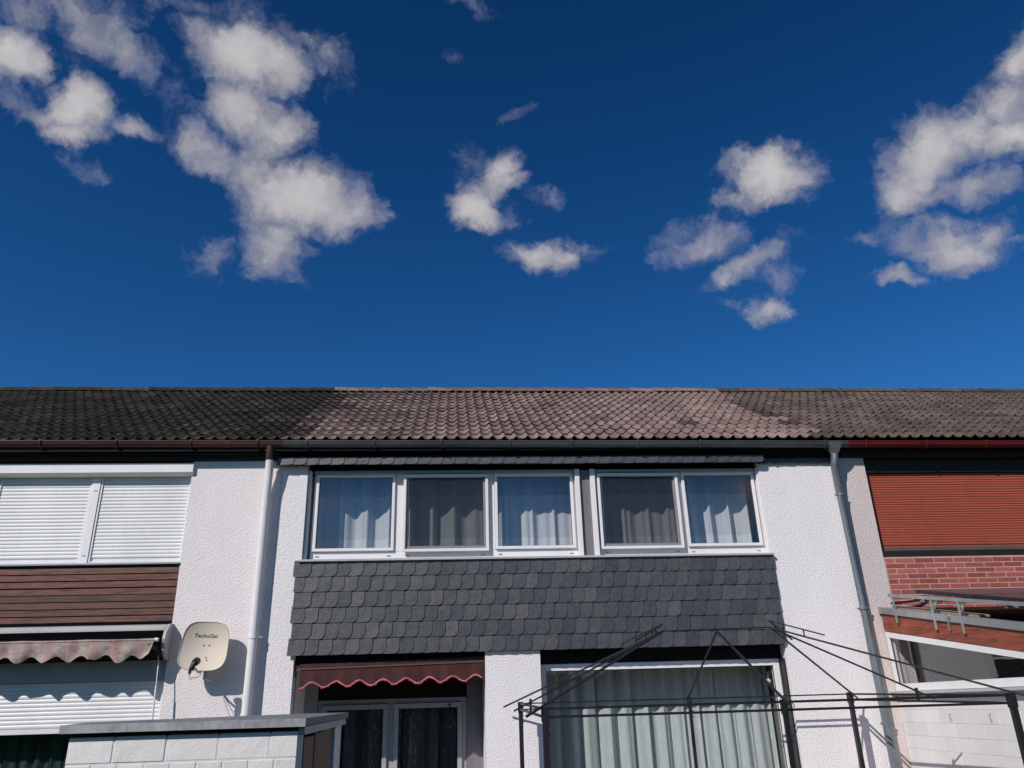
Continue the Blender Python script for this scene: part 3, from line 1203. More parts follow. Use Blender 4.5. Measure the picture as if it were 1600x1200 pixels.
# lower big window of the middle house --------------------------------
bm = newbm()
ring(bm, 1.026, 3.905, 0.32, 2.50, .16, .23, .075)
big = part('window', bm, 'plain_white', HM, label='full-height terrace window with one wide pane')
bm = newbm()
box(bm, 1.095, 3.835, .185, .19, .39, 2.43)
part('pane', bm, 'glass_low', big)
bm = newbm()
ring(bm, 1.10, 3.832, .395, 2.426, .172, .184, .008, bev=0)
part('gasket', bm, 'black_plastic', big)
pbox('shade_lintel_board', 1.024, 3.943, .157, .30, 2.503, 2.653, 'dark_board', HM)  # near-black fill for the shade under the slate cladding
pbox('guide_rail', 3.918, 3.938, .05, .16, 0.3, 2.50, 'black_plastic', HM)  # black strip standing in for the shadow gap at the opening's edge
pbox('guide_rail', 1.024, 1.036, .05, .155, 0.3, 2.50, 'grey_trim', HM)

# terrace door in the deep recess --------------------------------------
DY = 0.90
pbox('recess_panel', -1.774, -1.615, DY - .02, DY + .12, 0.3, 2.56, 'grey_trim', HM)  # white side panel, shade put in as grey
pbox('recess_panel', 0.19, 0.386, DY - .02, DY + .12, 0.3, 2.56, 'panel_grey', HM)  # grey here too paints white in shade
pbox('shade_lintel_board', -1.613, 0.188, DY - .01, DY + .12, 2.185, 2.558, 'dark_board', HM)  # black board painting the dark shade above the door
bm = newbm()
ring(bm, -1.612, 0.187, 0.31, 2.183, DY, DY + .07, .055)
box(bm, -0.765, -0.695, DY, DY + .07, .366, 2.127)
dr = part('terrace_door', bm, 'door_grey', HM, label='two-leaf terrace door in shade under the maroon awning')
sash(dr, -1.555, -0.767, .368, 2.125, DY - .005, .055, 'glass_low', 'door_grey')
sash(dr, -0.693, 0.130, .368, 2.125, DY - .005, .055, 'glass_low', 'door_grey')

# left house: upper shutters -------------------------------------------


def slat_curtain(bm, x0, x1, z0, z1, y, pitch, amp):
    n = int((z1 - z0) / pitch)
    prof = []
    for i in range(n):
        z = z1 - i * pitch
        for t, d in ((0.0, 1.0), (.10, .55), (.30, .10), (.55, 0.0), (.78, .22), (.92, .7)):
            prof.append((y + amp * d, z - t * pitch))
    prof.append((y + amp, z1 - n * pitch))
    a = [bm.verts.new((x0, p[0], p[1])) for p in prof]
    b = [bm.verts.new((x1, p[0], p[1])) for p in prof]
    for i in range(len(prof) - 1):
        bm.faces.new((a[i], a[i + 1], b[i + 1], b[i]))


def shutter(house, x0, x1, z0, z1, y, pitch, mat, box_m, rail_h=.05, label=None):
    bm = newbm()
    box(bm, x0 - .02, x1 + .02, y + .022, y + .05, z0, z1, .002)
    s_ = part('roller_shutter', bm, box_m, house, label=label)
    for a_, b_ in ((x0 - .024, x0), (x1, x1 + .024)):
        bm = newbm()
        box(bm, a_, b_, y - .012, y + .0215, z0, z1, .002)
        part('guide_rail', bm, box_m, s_)
    bm = newbm()
    slat_curtain(bm, x0 + .002, x1 - .002, z0 + rail_h, z1, y, pitch, .0075)
    box(bm, x0, x1, y + .012, y + .02, z0, z1)
    part('slats', bm, mat, s_, False, kind='stuff')
    bm = newbm()
    box(bm, x0 + .003, x1 - .003, y - .006, y + .011, z0 + .002, z0 + rail_h, .002)
    part('bottom_rail', bm, mat if mat == 'white_alu' else 'panel_brown', s_)
    return s_


shutter(HL, -4.222, -3.20, 3.725, 4.772, .085, .0425, 'white_alu', 'plain_white', .035, 'closed white roller shutter beside the white wall pier')
shutter(HL, -5.40, -4.365, 3.725, 4.772, .085, .0425, 'white_alu', 'plain_white', .035, 'closed white roller shutter at the left picture edge')
shutter(HL, -6.6, -5.51, 3.725, 4.772, .085, .0425, 'white_alu', 'plain_white', .035)
pbox('mullion', -4.338, -4.249, .062, .16, 3.725, 4.775, 'plain_white', HL)
pbox('mullion', -5.478, -5.432, .065, .16, 3.725, 4.775, 'plain_white', HL)
bm = newbm()
prism(bm, [(-6.7, -.045, 4.80), (-6.7, -.045, 4.912), (-6.7, .16, 4.912), (-6.7, .16, 4.772), (-6.7, -.02, 4.772)], (3.555, 0, 0))
sb = part('shutter_box', bm, 'plain_white', HL)
pbox('window_sill', -6.75, -3.168, -.02, .16, 3.702, 3.722, 'grey_trim', HL, .002)
bm = newbm()
for x in (-4.245, -4.245):
    pass
for x, z in ((-4.293, 4.60), (-4.293, 3.82)):
    box(bm, x - .018, x + .018, .056, .061, z, z + .008)
part('drain_cap', bm, 'grey_trim', HL)
# plank panel
zt = 3.672
for i in range(8):
    h_ = .0775
    z1_ = zt - i * h_
    bm = newbm()
    box(bm, -6.75, -3.172, .012 + rnd.uniform(0, .004), .048, z1_ - h_ + rnd.uniform(.004, .011), z1_ - rnd.uniform(.0, .004), .003)
    part('plank', bm, 'wood_plank', HL)
# lower shutter of the left house, half down, green curtain beneath
pbox('shutter_box', -6.75, -3.183, .06, .30, 2.44, 2.648, 'grey_trim', HL, .004)
shutter(HL, -6.7, -3.215, 1.915, 2.438, .115, .0425, 'white_alu', 'plain_white', .05, 'lower white roller shutter half drawn over the green curtain')
bm = newbm()
ring(bm, -6.7, -3.19, .3, 2.43, .19, .25, .06)
lw = part('window', bm, 'plain_white', HL)
bm = newbm()
box(bm, -6.63, -3.255, .205, .209, .37, 2.36)
part('pane', bm, 'glass_low', lw)

# right house: red shutter and bricks ------------------------------------
shutter(HR, 5.43, 8.9, 3.742, 4.765, .10, .0328, 'red_alu', 'dark_brown', .05, 'closed brick-red roller shutter')
pbox('window_sill', 5.385, 9.0, .02, .30, 3.665, 3.735, 'dark_brown', HR)
bw, bh, jt = 0.245, 0.0512, 0.0123
BR = []
for k in range(3):
    bm = newbm()
    box(bm, 0, bw, 0, .02, 0, bh, .002)
    BR.append(make_mesh(bm, 'brick', 'brick'))
bm = newbm()
box(bm, 0, bw / 2 - jt / 2, 0, .02, 0, bh, .002)
BRH = make_mesh(bm, 'brick', 'brick')
bb = [o for o in bpy.data.objects if o.name.startswith('brick_backing')][0]
for j in range(12):
    z = 3.634 - (j + 1) * 0.0635 + jt
    off = 0.0 if j % 2 else (bw + jt) / 2
    x = 5.395
    if off:
        inst('brick', BRH, bb, Matrix.Translation((x, .001, z)))
        x += off
    while x < 8.6:
        inst('brick', BR[rnd.randrange(3)], bb, Matrix.Translation((x + rnd.uniform(-.001, .001), .001 + rnd.uniform(-.0012, .0012), z)))
        x += bw + jt

# downpipes ---------------------------------------------------------------
bm = newbm()
tube(bm, [(-2.215, -.175, 5.08), (-2.215, -.165, 4.97), (-2.215, -.14, 4.905)], .046, 14)
dp = part('downpipe', bm, 'gutter_brown', HL, True, label='brown top of the left downpipe')
bm = newbm()
tube(bm, [(-2.213, -.142, 4.91), (-2.214, -.13, 4.80), (-2.222, -.105, 4.66), (-2.224, -.095, 4.52), (-2.228, -.085, 2.86), (-2.232, -.085, 0.1)], .049, 16)
part('white_pipe', bm, 'white_pipe', dp, True, label='white painted length of the left downpipe')
for z in (4.50, 2.84):
    bm = newbm()
    tube(bm, [(-2.226, -.088, z), (-2.226, -.088, z + .03)], .054, 16)
    tube(bm, [(-2.172, -.09, z + .015), (-2.135, -.06, z + .012)], .010, 8)
    tube(bm, [(-2.226, -.05, z + .015), (-2.226, .01, z + .015)], .007, 8)
    part('pipe_clip', bm, 'white_pipe', dp, True)

bm = newbm()
bmesh.ops.create_cone(bm, cap_ends=True, segments=4, radius1=.055, radius2=.125, depth=.13,
                      matrix=Matrix.Translation((4.915, -.178, 5.02)) @ Matrix.Rotation(pi / 4, 4, 'Z'))
tube(bm, [(4.915, -.175, 4.985), (4.912, -.17, 4.93), (4.90, -.165, 4.86), (4.895, -.15, 4.79), (4.91, -.12, 4.65), (4.925, -.09, 4.50), (4.935, -.085, 4.42), (4.96, -.085, 2.4), (4.965, -.085, .1)],
     [.05, .048, .047, .047, .047, .047, .047, .047, .047], 16)
dp2 = part('downpipe', bm, 'zinc_pipe', HM, True)
for z in (4.42, 3.02, 1.75):
    bm = newbm()
    tube(bm, [(4.936 + (4.42 - z) * .0125, -.085, z), (4.936 + (4.42 - z) * .0125, -.085, z + .028)], .053, 16)
    for s_ in (-1, 1):
        tube(bm, [(4.936 + (4.42 - z) * .0125 + s_ * .05, -.085, z + .014), (4.936 + (4.42 - z) * .0125 + s_ * .078, -.085, z + .014)], .009, 8)
    tube(bm, [(4.936, -.05, z + .014), (4.936, .01, z + .014)], .007, 8)
    part('pipe_clip', bm, 'zinc_pipe', dp2, True)

# ------------------------------------------------------------------ curtains


def curtain(x0, x1, z0, z1, y, mat, label, amp=.045, period=.27, seed=0, group=None):
    r = random.Random(seed)
    ph = [r.uniform(0, 6.28) for _ in range(4)]
    n = int((x1 - x0) / .012)
    bm = newbm()

    def f(u, v):
        x = x0 + (x1 - x0) * u
        z = z0 + (z1 - z0) * v
        q = 2 * pi * x / period
        a = sin(q + 1.1 * sin(x * 2.7 + ph[0]) + ph[1]) * (0.75 + .35 * sin(x * 1.9 + ph[2]))
        a += 0.28 * sin(q * 2.3 + ph[3] + .5 * v)
        return (x + .02 * sin(q + .8), y + amp * a, z)
    sheet(bm, f, n, 6)
    o = part('curtain', bm, mat, None, True)
    o['label'] = label
    o['category'] = 'curtain'
    return o


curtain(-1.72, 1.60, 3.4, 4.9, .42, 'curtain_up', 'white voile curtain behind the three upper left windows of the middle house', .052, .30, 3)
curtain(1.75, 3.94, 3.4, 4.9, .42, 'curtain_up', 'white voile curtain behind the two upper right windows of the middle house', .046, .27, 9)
curtain(1.05, 3.92, .32, 2.55, .62, 'curtain_big', 'long grey-green voile curtain in the wide terrace window', .05, .21, 5)
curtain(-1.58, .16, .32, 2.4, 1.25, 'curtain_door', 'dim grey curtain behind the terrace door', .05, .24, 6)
curtain(-6.6, -3.22, .32, 2.5, .40, 'curtain_green', 'dark green curtain below the half drawn shutter at left', .045, .16, 8)

# ------------------------------------------------------------------ striped awning (left house)
AW = thing('awning', 'faded pink and cream striped awning with scalloped valance, folded under the plank panel', 'awning', (-4.9, 0, 2.6))
bm = newbm()
prism(bm, [(-6.8, .0, 3.025), (-6.8, -.10, 3.005), (-6.8, -.17, 2.965), (-6.8, -.17, 2.945), (-6.8, -.09, 2.955), (-6.8, .0, 2.965)], (3.62, 0, 0))
part('cassette', bm, 'window_sill', AW)
bm = newbm()
tube(bm, [(-6.8, -.08, 2.80), (-3.26, -.08, 2.80)], .055, 12)
part('roller_tube', bm, 'dark_brown', AW, True)
bm = newbm()
prism(bm, [(-3.175, .0, 3.03), (-3.175, -.10, 3.015), (-3.175, -.20, 2.93), (-3.175, -.225, 2.85), (-3.175, -.19, 2.73), (-3.175, -.10, 2.645), (-3.175, -.0, 2.635)], (.03, 0, 0))
part('end_cap', bm, 'cap_grey', AW)
bm = newbm()


def top_fabric(u, v):
    x = -6.8 + 3.56 * u
    return (x - .02 * v, -.08 - .185 * v, 2.865 - .03 * v + .006 * sin(x * 9))


sheet(bm, top_fabric, 60, 3)
part('fabric', bm, 'stripe', AW, True)
bm = newbm()


def val_pt(u, v):
    x = -6.8 + 3.56 * u
    ph_ = (x + 3.33) / .262
    sc_ = .032 * cos(2 * pi * ph_)
    zb = 2.655 - sc_ + (.02 if x > -3.9 else 0) * sin(x * 11)
    zt_ = 2.828
    fold = .016 * sin(x * 17 + 3 * v) * v + .010 * sin(x * 41 - 5 * v) * v
    skew = -.045 * v * max(0, (u - .93) / .07)
    return (x + skew, -.272 + fold + .012 * v, zt_ + (zb - zt_) * v)


sheet(bm, val_pt, 300, 6)
part('valance', bm, 'stripe', AW, True)
bm = newbm()
tube(bm, [(-6.8, -.268, 2.838), (-3.235, -.268, 2.838)], .011, 8)
part('front_bar', bm, 'stripe', AW, True)
bm = newbm()
tube(bm, [(-3.235, -.268, 2.838), (-3.20, -.268, 2.838)], .020, 10)
part('end_knob', bm, 'white_alu', AW, True)
bm = newbm()
bar(bm, (-3.30, -.26, 2.80), (-3.20, -.02, 2.70), .03)
part('arm', bm, 'frame_black', AW)
bm = newbm()
tube(bm, [(-3.235, -.10, 2.68), (-3.20, -.16, 2.60), (-3.185, -.18, 2.36)], .006, 8)
tube(bm, [(-3.185, -.18, 2.37), (-3.17, -.20, 1.95)], .010, 8)
part('crank_rod', bm, 'white_pipe', AW, True)

# ------------------------------------------------------------------ maroon awning (middle house)
AM = thing('awning', 'small maroon awning with red-edged scalloped valance over the terrace door', 'awning', (-.7, 0, 2.5))
y0 = .05


def mz(x, z):           # the bar hangs a little lower at its left end
    return z + .018 * (x + .7)


bm = newbm()
sheet(bm, lambda u, v: (-1.715 + 2.08 * u, y0 - .004, mz(-1.715 + 2.08 * u, 2.53 + .05 * v)), 20, 1)
part('fabric', bm, 'maroon', AM)
bm = newbm()
bar(bm, (-1.745, y0 - .012, mz(-1.745, 2.525)), (.383, y0 - .012, mz(.383, 2.525)), .014, .014)
part('front_bar', bm, 'panel_brown', AM)


def mscal(x):
    return 2.355 - .030 * cos(2 * pi * (x + 1.69) / .262 * 1.0)


bm = newbm()


def mv(u, v):
    x = -1.70 + 2.055 * u
    zt_, zb = 2.517, mscal(x)
    return (x, y0 - .008 + .012 * v * sin(x * 13) + .005 * v * sin(x * 37), mz(x, zt_ + (zb - zt_) * v))


sheet(bm, mv, 200, 4)
part('valance', bm, 'maroon', AM, True)


def braid(off, r, wob):
    bm = newbm()
    q = random.Random(4)
    pts = []
    for i in range(161):
        u = i / 160
        p = Vector(mv(u, 1.0))
        p.y -= .006
        p.z += off + q.uniform(-wob, wob)
        pts.append(p)
    tube(bm, pts, r, 5)
    return bm


part('braid', braid(.001, .0042, .001), 'pink_trim', AM, True)
part('frayed_edge', braid(-.009, .0055, .009), 'red_trim', AM, True)
bm = newbm()
bar(bm, (-1.76, y0, 2.60), (-1.745, y0, 2.42), .02)
part('arm', bm, 'frame_black', AM)
bm = newbm()
bar(bm, (.375, .03, 2.60), (.375, y0, 2.52), .02)
part('arm', bm, 'frame_black', AM)
bm = newbm()
tube(bm, [(-1.745, y0, 2.43), (-1.75, y0, 1.2)], .004, 6)
part('guide_cable', bm, 'frame_black', AM)

# ------------------------------------------------------------------ satellite dish
SD = thing('satellite_dish', 'beige satellite dish with dark lettering mounted on the white pier beside the left downpipe', 'satellite dish', (-2.6, 0, 2.75))
DC = Vector((-2.712, -.215, 2.762))
DM = Matrix.Translation(DC) @ Matrix.Rotation(radians(5), 4, 'Z') @ Matrix.Rotation(radians(-7), 4, 'X') @ Matrix.Rotation(radians(3), 4, 'Y')


def dish_pt(rad, a, back=0.0):
    n_ = 3.7
    c_, s_ = cos(a), sin(a)
    k = (abs(c_) ** n_ + abs(s_) ** n_) ** (-1 / n_)
    x = .245 * c_ * k * rad
    z = .255 * s_ * k * rad
    x *= 1.0 + .05 * (-z / .25)          # wider at the foot
    y = .055 * (x * x + z * z) / (.25 * .25) * -1 + .05
    return DM @ Vector((x, y + back, z))


bm = newbm()
rings = []
for rad in (0.0, .25, .5, .75, .92, 1.0):
    if rad == 0:
        rings.append([bm.verts.new(dish_pt(0, 0))])
    else:
        rings.append([bm.verts.new(dish_pt(rad, 2 * pi * k / 64)) for k in range(64)])
rings.append([bm.verts.new(dish_pt(1.012, 2 * pi * k / 64, -.006)) for k in range(64)])
rings.append([bm.verts.new(dish_pt(1.03, 2 * pi * k / 64, .004)) for k in range(64)])
rings.append([bm.verts.new(dish_pt(1.02, 2 * pi * k / 64, .018)) for k in range(64)])
rings.append([bm.verts.new(dish_pt(.6, 2 * pi * k / 64, .02)) for k in range(64)])
rings.append([bm.verts.new(dish_pt(0, 0, .012))])
for a, b in zip(rings[:-1], rings[1:]):
    for k in range(64):
        j = (k + 1) % 64
        if len(a) == 1:
            bm.faces.new((a[0], b[k], b[j]))
        elif len(b) == 1:
            bm.faces.new((a[k], a[j], b[0]))
        else:
            bm.faces.new((a[k], a[j], b[j], b[k]))
dish = part('reflector', bm, 'dish_beige', SD, True)
for x, z in ((-.025, .02), (.035, .022), (.025, -.11), (.04, -.14)):
    bm = newbm()
    p = DM @ Vector((x, .03, z))
    q_ = DM @ Vector((x, .045 - .055 * (x * x + z * z) / .0625, z))
    tube(bm, [q_, p + (q_ - p) * 2.2 if False else q_ + (DM.to_3x3() @ Vector((0, -.006, 0)))], .008, 8)
    part('bolt', bm, 'alu_raw', SD, True)
# lettering, as printed on the reflector
fc = bpy.data.curves.new('lettering', 'FONT')
fc.body = 'TechniSat'
fc.size = .056
fc.extrude = .0006
fc.offset = .0010
fc.align_x = 'CENTER'
fc.shear = .15
fc.space_character = 1.12
tmp = bpy.data.objects.new('lettering_tmp', fc)
COL.objects.link(tmp)
dg = bpy.context.evaluated_depsgraph_get()
tme = bpy.data.meshes.new_from_object(tmp.evaluated_get(dg))
bpy.data.objects.remove(tmp)
tm = DM @ Matrix.Translation((-.01, .004, .098)) @ Matrix.Rotation(pi / 2, 4, 'X')
tme.transform(tm)
for v in tme.vertices:       # lay the print on the curved face
    loc = DM.inverted() @ v.co
    loc.y = -.055 * (loc.x ** 2 + loc.z ** 2) / .0625 + .05 - .0025 + (.0008 if loc.y > .004 else 0)
    v.co = DM @ loc
tme.materials.clear()
tme.materials.append(MAT['lettering'])
lt = bpy.data.objects.new('lettering', tme)
COL.objects.link(lt)
lt.parent = dish
# feed arm, receiver head, mount
P = lambda x, y, z: DM @ Vector((x, y, z))
bm = newbm()
tube(bm, [P(0.0, .03, -.262), P(0, -.06, -.285), P(-.03, -.22, -.25)], .011, 8)
part('feed_arm', bm, 'alu_raw', SD, True)
bm = newbm()
tube(bm, [P(-.045, -.20, -.285), P(-.035, -.21, -.235), P(-.02, -.20, -.20)], [.027, .027, .025], 12)
tube(bm, [P(-.02, -.215, -.215), P(-.012, -.165, -.185)], [.037, .040], 16)
tube(bm, [P(-.055, -.205, -.27), P(-.055, -.205, -.325)], .016, 10)
part('receiver_head', bm, 'black_plastic', SD, True)
bm = newbm()
pts = [P(-.052, -.205, -.325), P(-.045, -.2, -.36), P(-.02, -.15, -.35), P(.01, -.08, -.34), P(.015, 0, -.30), P(.02, .05, -.22)]
tube(bm, pts, .0035, 6)
tube(bm, [P(-.06, -.2, -.32), P(-.055, -.17, -.375), P(-.04, -.1, -.36), P(0, .0, -.31), P(.02, .05, -.2)], .0032, 6)
part('cable', bm, 'cord', SD, True)
bm = newbm()
tube(bm, [P(0, .08, -.02), P(0, .11, -.04)], .05, 12)
tube(bm, [(-2.70, -.11, 2.86), (-2.70, -.11, 2.42)], .021, 12)
tube(bm, [(-2.70, -.11, 2.44), (-2.62, -.02, 2.40)], .018, 10)
tube(bm, [(-2.70, -.11, 2.80), (-2.70, .0, 2.80)], .018, 10)
box(bm, -2.75, -2.65, -.012, -.001, 2.74, 2.86)
part('mount', bm, 'alu_raw', SD, True)

# ------------------------------------------------------------------ garden shed (left front)
GS = thing('garden_shed', 'low garden shed with white painted block front and flat grey felt roof', 'shed', (-1.25, -4.6, 0))
bm = newbm()
box(bm, -1.757, -0.726, -5.3995, -5.21, 0.0, 1.965)
wl = part('block_wall', bm, 'mortar_white', GS)
bmf = newbm()
box(bmf, 0, .2305, 0, .012, 0, .1115, .004)
blk = make_mesh(bmf, 'block', 'block_white')
bmf = newbm()
box(bmf, 0, .1135, 0, .012, 0, .1115, .004)
blkh = make_mesh(bmf, 'block', 'block_white')
for j in range(16):
    z = 1.978 - (j + 1) * .1165
    if j % 2 == 0:
        xs_ = [(-1.787 + .2355 * k) for k in range(5)]
        for k, x in enumerate(xs_):
            x0_, x1_ = max(x, -1.758), min(x + .2275, -.722)
            if x1_ - x0_ > .03:
                inst('block', blk, wl, Matrix.Translation((x0_, -5.402 + rnd.uniform(-.0015, .0015), z)) @ Matrix.Diagonal(((x1_ - x0_) / .2275, 1, 1, 1)))
    else:
        x = -1.758
        while x < -.73:
            x1_ = min(x + .1105, -.722)
            inst('block', blkh, wl, Matrix.Translation((x, -5.402 + rnd.uniform(-.0015, .0015), z)) @ Matrix.Diagonal(((x1_ - x) / .1105, 1, 1, 1)))
            x += .1175
bm = newbm()
T = [(-1.79, -5.435, 2.028), (-.684, -5.435, 2.028), (-.68, -3.80, 2.047), (-1.084, -3.80, 2.047), (-1.87, -4.9, 2.037)]
prism(bm, T, (0, 0, -.034))
part('roof', bm, 'roof_membrane', GS)
pbox('edge_strip', -1.792, -.682, -5.441, -5.4355, 1.992, 2.0285, 'edge_zinc', GS)
bm = newbm()
prism(bm, [(-.69, -5.40, 1.955), (-.69, -5.40, 1.990), (-.69, -3.84, 2.009), (-.69, -3.84, 1.975)], (-.03, 0, 0))
part('fascia', bm, 'grey_trim', GS)
for k in range(3):
    a = -5.205 + k * .312
    pbox('board', -.745, -.722 + .003 * (k % 2), a + .004, a + .304, 0.0, 1.94 + .01 * k, 'wood_board', GS)
pbox('corner_post', -.76, -.712, -4.17, -3.89, 0.0, 1.972, 'white_alu', GS, .004)
pbox('dark_gap', -.80, -.75, -4.26, -4.175, 0.0, 1.96, 'dark_brown', GS)
pbox('dark_gap', -1.75, -.73, -5.385, -5.23, 1.9655, 1.9915, 'dark_brown', GS)  # dark strip standing in for shadow under the roof overhang
bm = newbm()
box(bm, -1.757, -.80, -3.93, -3.90, 0, 1.99)
box(bm, -1.757, -1.72, -5.2, -3.95, 0, 1.97)
part('rear_wall', bm, 'dark_board', GS)

# ------------------------------------------------------------------ lean-to (right)
LT = thing('lean_to', 'lean-to sunroom with white block side wall, orange-red fascia and glass roof', 'sunroom', (7, -1.6, 0))
LX, YF = 5.20, -3.35
topz = lambda y: 3.055 + .172 * y
bm = newbm()
box(bm, LX + .004, LX + .22, YF, -.004, 0.0, 2.045)
lw_ = part('block_wall', bm, 'mortar_white', LT)
bmf = newbm()
box(bmf, 0, .014, 0, .4955, 0, .1335, .002)
lb = make_mesh(bmf, 'block', 'block_white')
for j in range(15):
    z = 2.040 - (j + 1) * .1365
    y = -.006 - (.25 if j % 2 else 0)
    if j % 2:
        inst('block', lb, lw_, Matrix.Translation((LX, -.25, z)) @ Matrix.Diagonal((1, .244 / .492, 1, 1)))
    while y - .496 > YF:
        inst('block', lb, lw_, Matrix.Translation((LX + rnd.uniform(-.001, .001), y - .496, z)))
        y -= .498
bm = newbm()
prism(bm, [(LX - .012, -.03, topz(-.03) - .075), (LX - .012, YF - .05, topz(YF - .05) - .075), (LX - .012, YF - .05, topz(YF - .05) - .285 + .03), (LX - .012, -.03, 2.771)], (.04, 0, 0))
part('fascia', bm, 'wood_fascia', LT)
bm = newbm()
prism(bm, [(LX - .035, -.02, topz(-.02) - .073), (LX - .035, YF - .08, topz(YF - .08) - .073), (LX - .035, YF - .08, topz(YF - .08)), (LX - .035, -.02, topz(-.02))], (.075, 0, 0))
part('roof_edge_trim', bm, 'alu_raw', LT)
bm = newbm()
prism(bm, [(LX + .042, -.02, topz(-.02) - .02), (LX + .042, YF - .08, topz(YF - .08) - .02), (LX + .042, YF - .08, topz(YF - .08) - .03), (LX + .042, -.02, topz(-.02) - .03)], (5.2, 0, 0))
part('glass_roof', bm, 'dirty_roof', LT)
bm = newbm()
prism(bm, [(LX + .05, -.25, topz(-.25)), (LX + .05, -1.75, topz(-1.75)), (LX + .05, -1.75, topz(-1.75) + .022), (LX + .05, -.25, topz(-.25) + .022)], (.12, 0, 0))
part('batten', bm, 'tan_wood', LT)
bm = newbm()
for k in range(8):
    x = LX + .55 + k * .62
    bar(bm, (x, -.02, topz(-.02) - .075), (x, YF, topz(YF) - .075), .05, .08)
bar(bm, (LX + .1, YF - .04, topz(YF) - .12), (LX + 5.2, YF - .04, topz(YF) - .12), .07, .12)
part('rafter', bm, 'wood_fascia', LT)
# slanted white window frame on the side wall
gtop = lambda y: 2.705 + .163 * y
ftop = lambda y: 2.768 + .163 * y
bm = newbm()
prism(bm, [(LX - .006, -.03, ftop(-.03)), (LX - .006, YF, ftop(YF)), (LX - .006, YF, gtop(YF)), (LX - .006, -.03, gtop(-.03))], (.06, 0, 0))
prism(bm, [(LX - .003, -.03, gtop(-.03) - .001), (LX - .003, -.085, gtop(-.085) - .001), (LX - .003, -.085, 2.176), (LX - .003, -.03, 2.176)], (.06, 0, 0))
prism(bm, [(LX - .009, -.03, 2.175), (LX - .009, YF, 2.175), (LX - .009, YF, 2.098), (LX - .009, -.03, 2.098)], (.07, 0, 0))
prism(bm, [(LX - .003, -3.0, gtop(-3.0) - .001), (LX - .003, -3.1, gtop(-3.1) - .001), (LX - .003, -3.1, 2.176), (LX - .003, -3.0, 2.176)], (.06, 0, 0))
sw = part('side_window', bm, 'plain_white', LT)
bm = newbm()
prism(bm, [(LX + .02, -.085, gtop(-.085)), (LX + .02, -3.0, gtop(-3.0)), (LX + .02, -3.0, 2.176), (LX + .02, -.085, 2.176)], (.004, 0, 0))
part('pane', bm, 'glass', sw)
bm = newbm()
prism(bm, [(LX + .01, -.087, gtop(-.087)), (LX + .01, -.097, gtop(-.097)), (LX + .01, -.097, 2.178), (LX + .01, -.087, 2.178)], (.008, 0, 0))
part('gasket', bm, 'black_plastic', sw)
bm = newbm()
prism(bm, [(LX - .085, -.0, 2.094), (LX - .085, YF, 2.094), (LX - .085, YF, 2.066), (LX - .085, -.0, 2.066)], (.12, 0, 0))
prism(bm, [(LX - .02, -.0, 2.065), (LX - .02, YF, 2.065), (LX - .02, YF, 2.047), (LX - .02, -.0, 2.047)], (.06, 0, 0))
part('sill', bm, 'window_sill', LT)
# inner blind: grey panel inside the sunroom
bm = newbm()
for k in range(9):
    z = 2.64 - k * .0
box(bm, 6.2, 6.22, -3.2, -2.0, .3, 2.3)
part('interior_panel', bm, 'room', LT)
# hooks on the block wall
for y in (-.993, -1.651):
    bm = newbm()
    tube(bm, [(LX - .001, y, 1.865), (LX - .022, y, 1.86), (LX - .026, y, 1.82), (LX - .02, y - .006, 1.80), (LX - .012, y - .014, 1.815)], .0035, 6)
    part('hook', bm, 'alu_raw', LT, True)
# black cable lying on the roof edge against the brick
bm = newbm()
tube(bm, [(5.33, -.05, 3.09), (5.5, -.06, 3.10), (5.68, -.06, 3.12), (5.78, -.05, 3.17)], .014, 8)
part('cable', bm, 'black_plastic', LT, True)

# ------------------------------------------------------------------ solar panels on their rack
SP = thing('solar_panel', 'dark solar panels tilted above the lean-to roof on an aluminium rack', 'solar panel', (7, -1.6, 2.9))
pz = lambda y: 3.155 + .185 * (y + .75)
seg_y = [(-.75, -1.74), (-1.76, -2.95)]
for i, (ya, yb) in enumerate(seg_y):
    for k in range(2):
        xa = 5.25 + k * 1.72
        bm = newbm()
        xb = xa + 1.70
        prism(bm, [(xa, ya, pz(ya)), (xa, yb, pz(yb)), (xa, yb, pz(yb) - .038), (xa, ya, pz(ya) - .038)], (xb - xa, 0, 0))
        fr_ = part('panel_frame', bm, 'frame_black', SP)
        bm = newbm()
        prism(bm, [(xa + .015, ya - .015, pz(ya - .015) + .001), (xa + .015, yb + .015, pz(yb + .015) + .001), (xb - .015, yb + .015, pz(yb + .015) + .001), (xb - .015, ya - .015, pz(ya - .015) + .001)], (0, 0, .002))
        part('cell_glass', bm, 'solar', fr_)
rz = lambda y: 3.205 + .165 * y
bm = newbm()
bar(bm, (LX - .03, -.33, rz(-.33)), (LX - .03, -3.0, rz(-3.0)), .04, .035)
part('rail', bm, 'alu_raw', SP)
bm = newbm()
bar(bm, (LX + .12, -.9, rz(-.9) - .01), (LX + .12, -3.0, rz(-3.0) - .01), .04, .03)
bar(bm, (LX - .03, -1.0, rz(-1.0) - .03), (LX + 3.4, -1.0, rz(-1.0) - .03), .035, .035)
bar(bm, (LX - .03, -2.3, rz(-2.3) - .03), (LX + 3.4, -2.3, rz(-2.3) - .03), .035, .035)
part('rail', bm, 'alu_raw', SP)
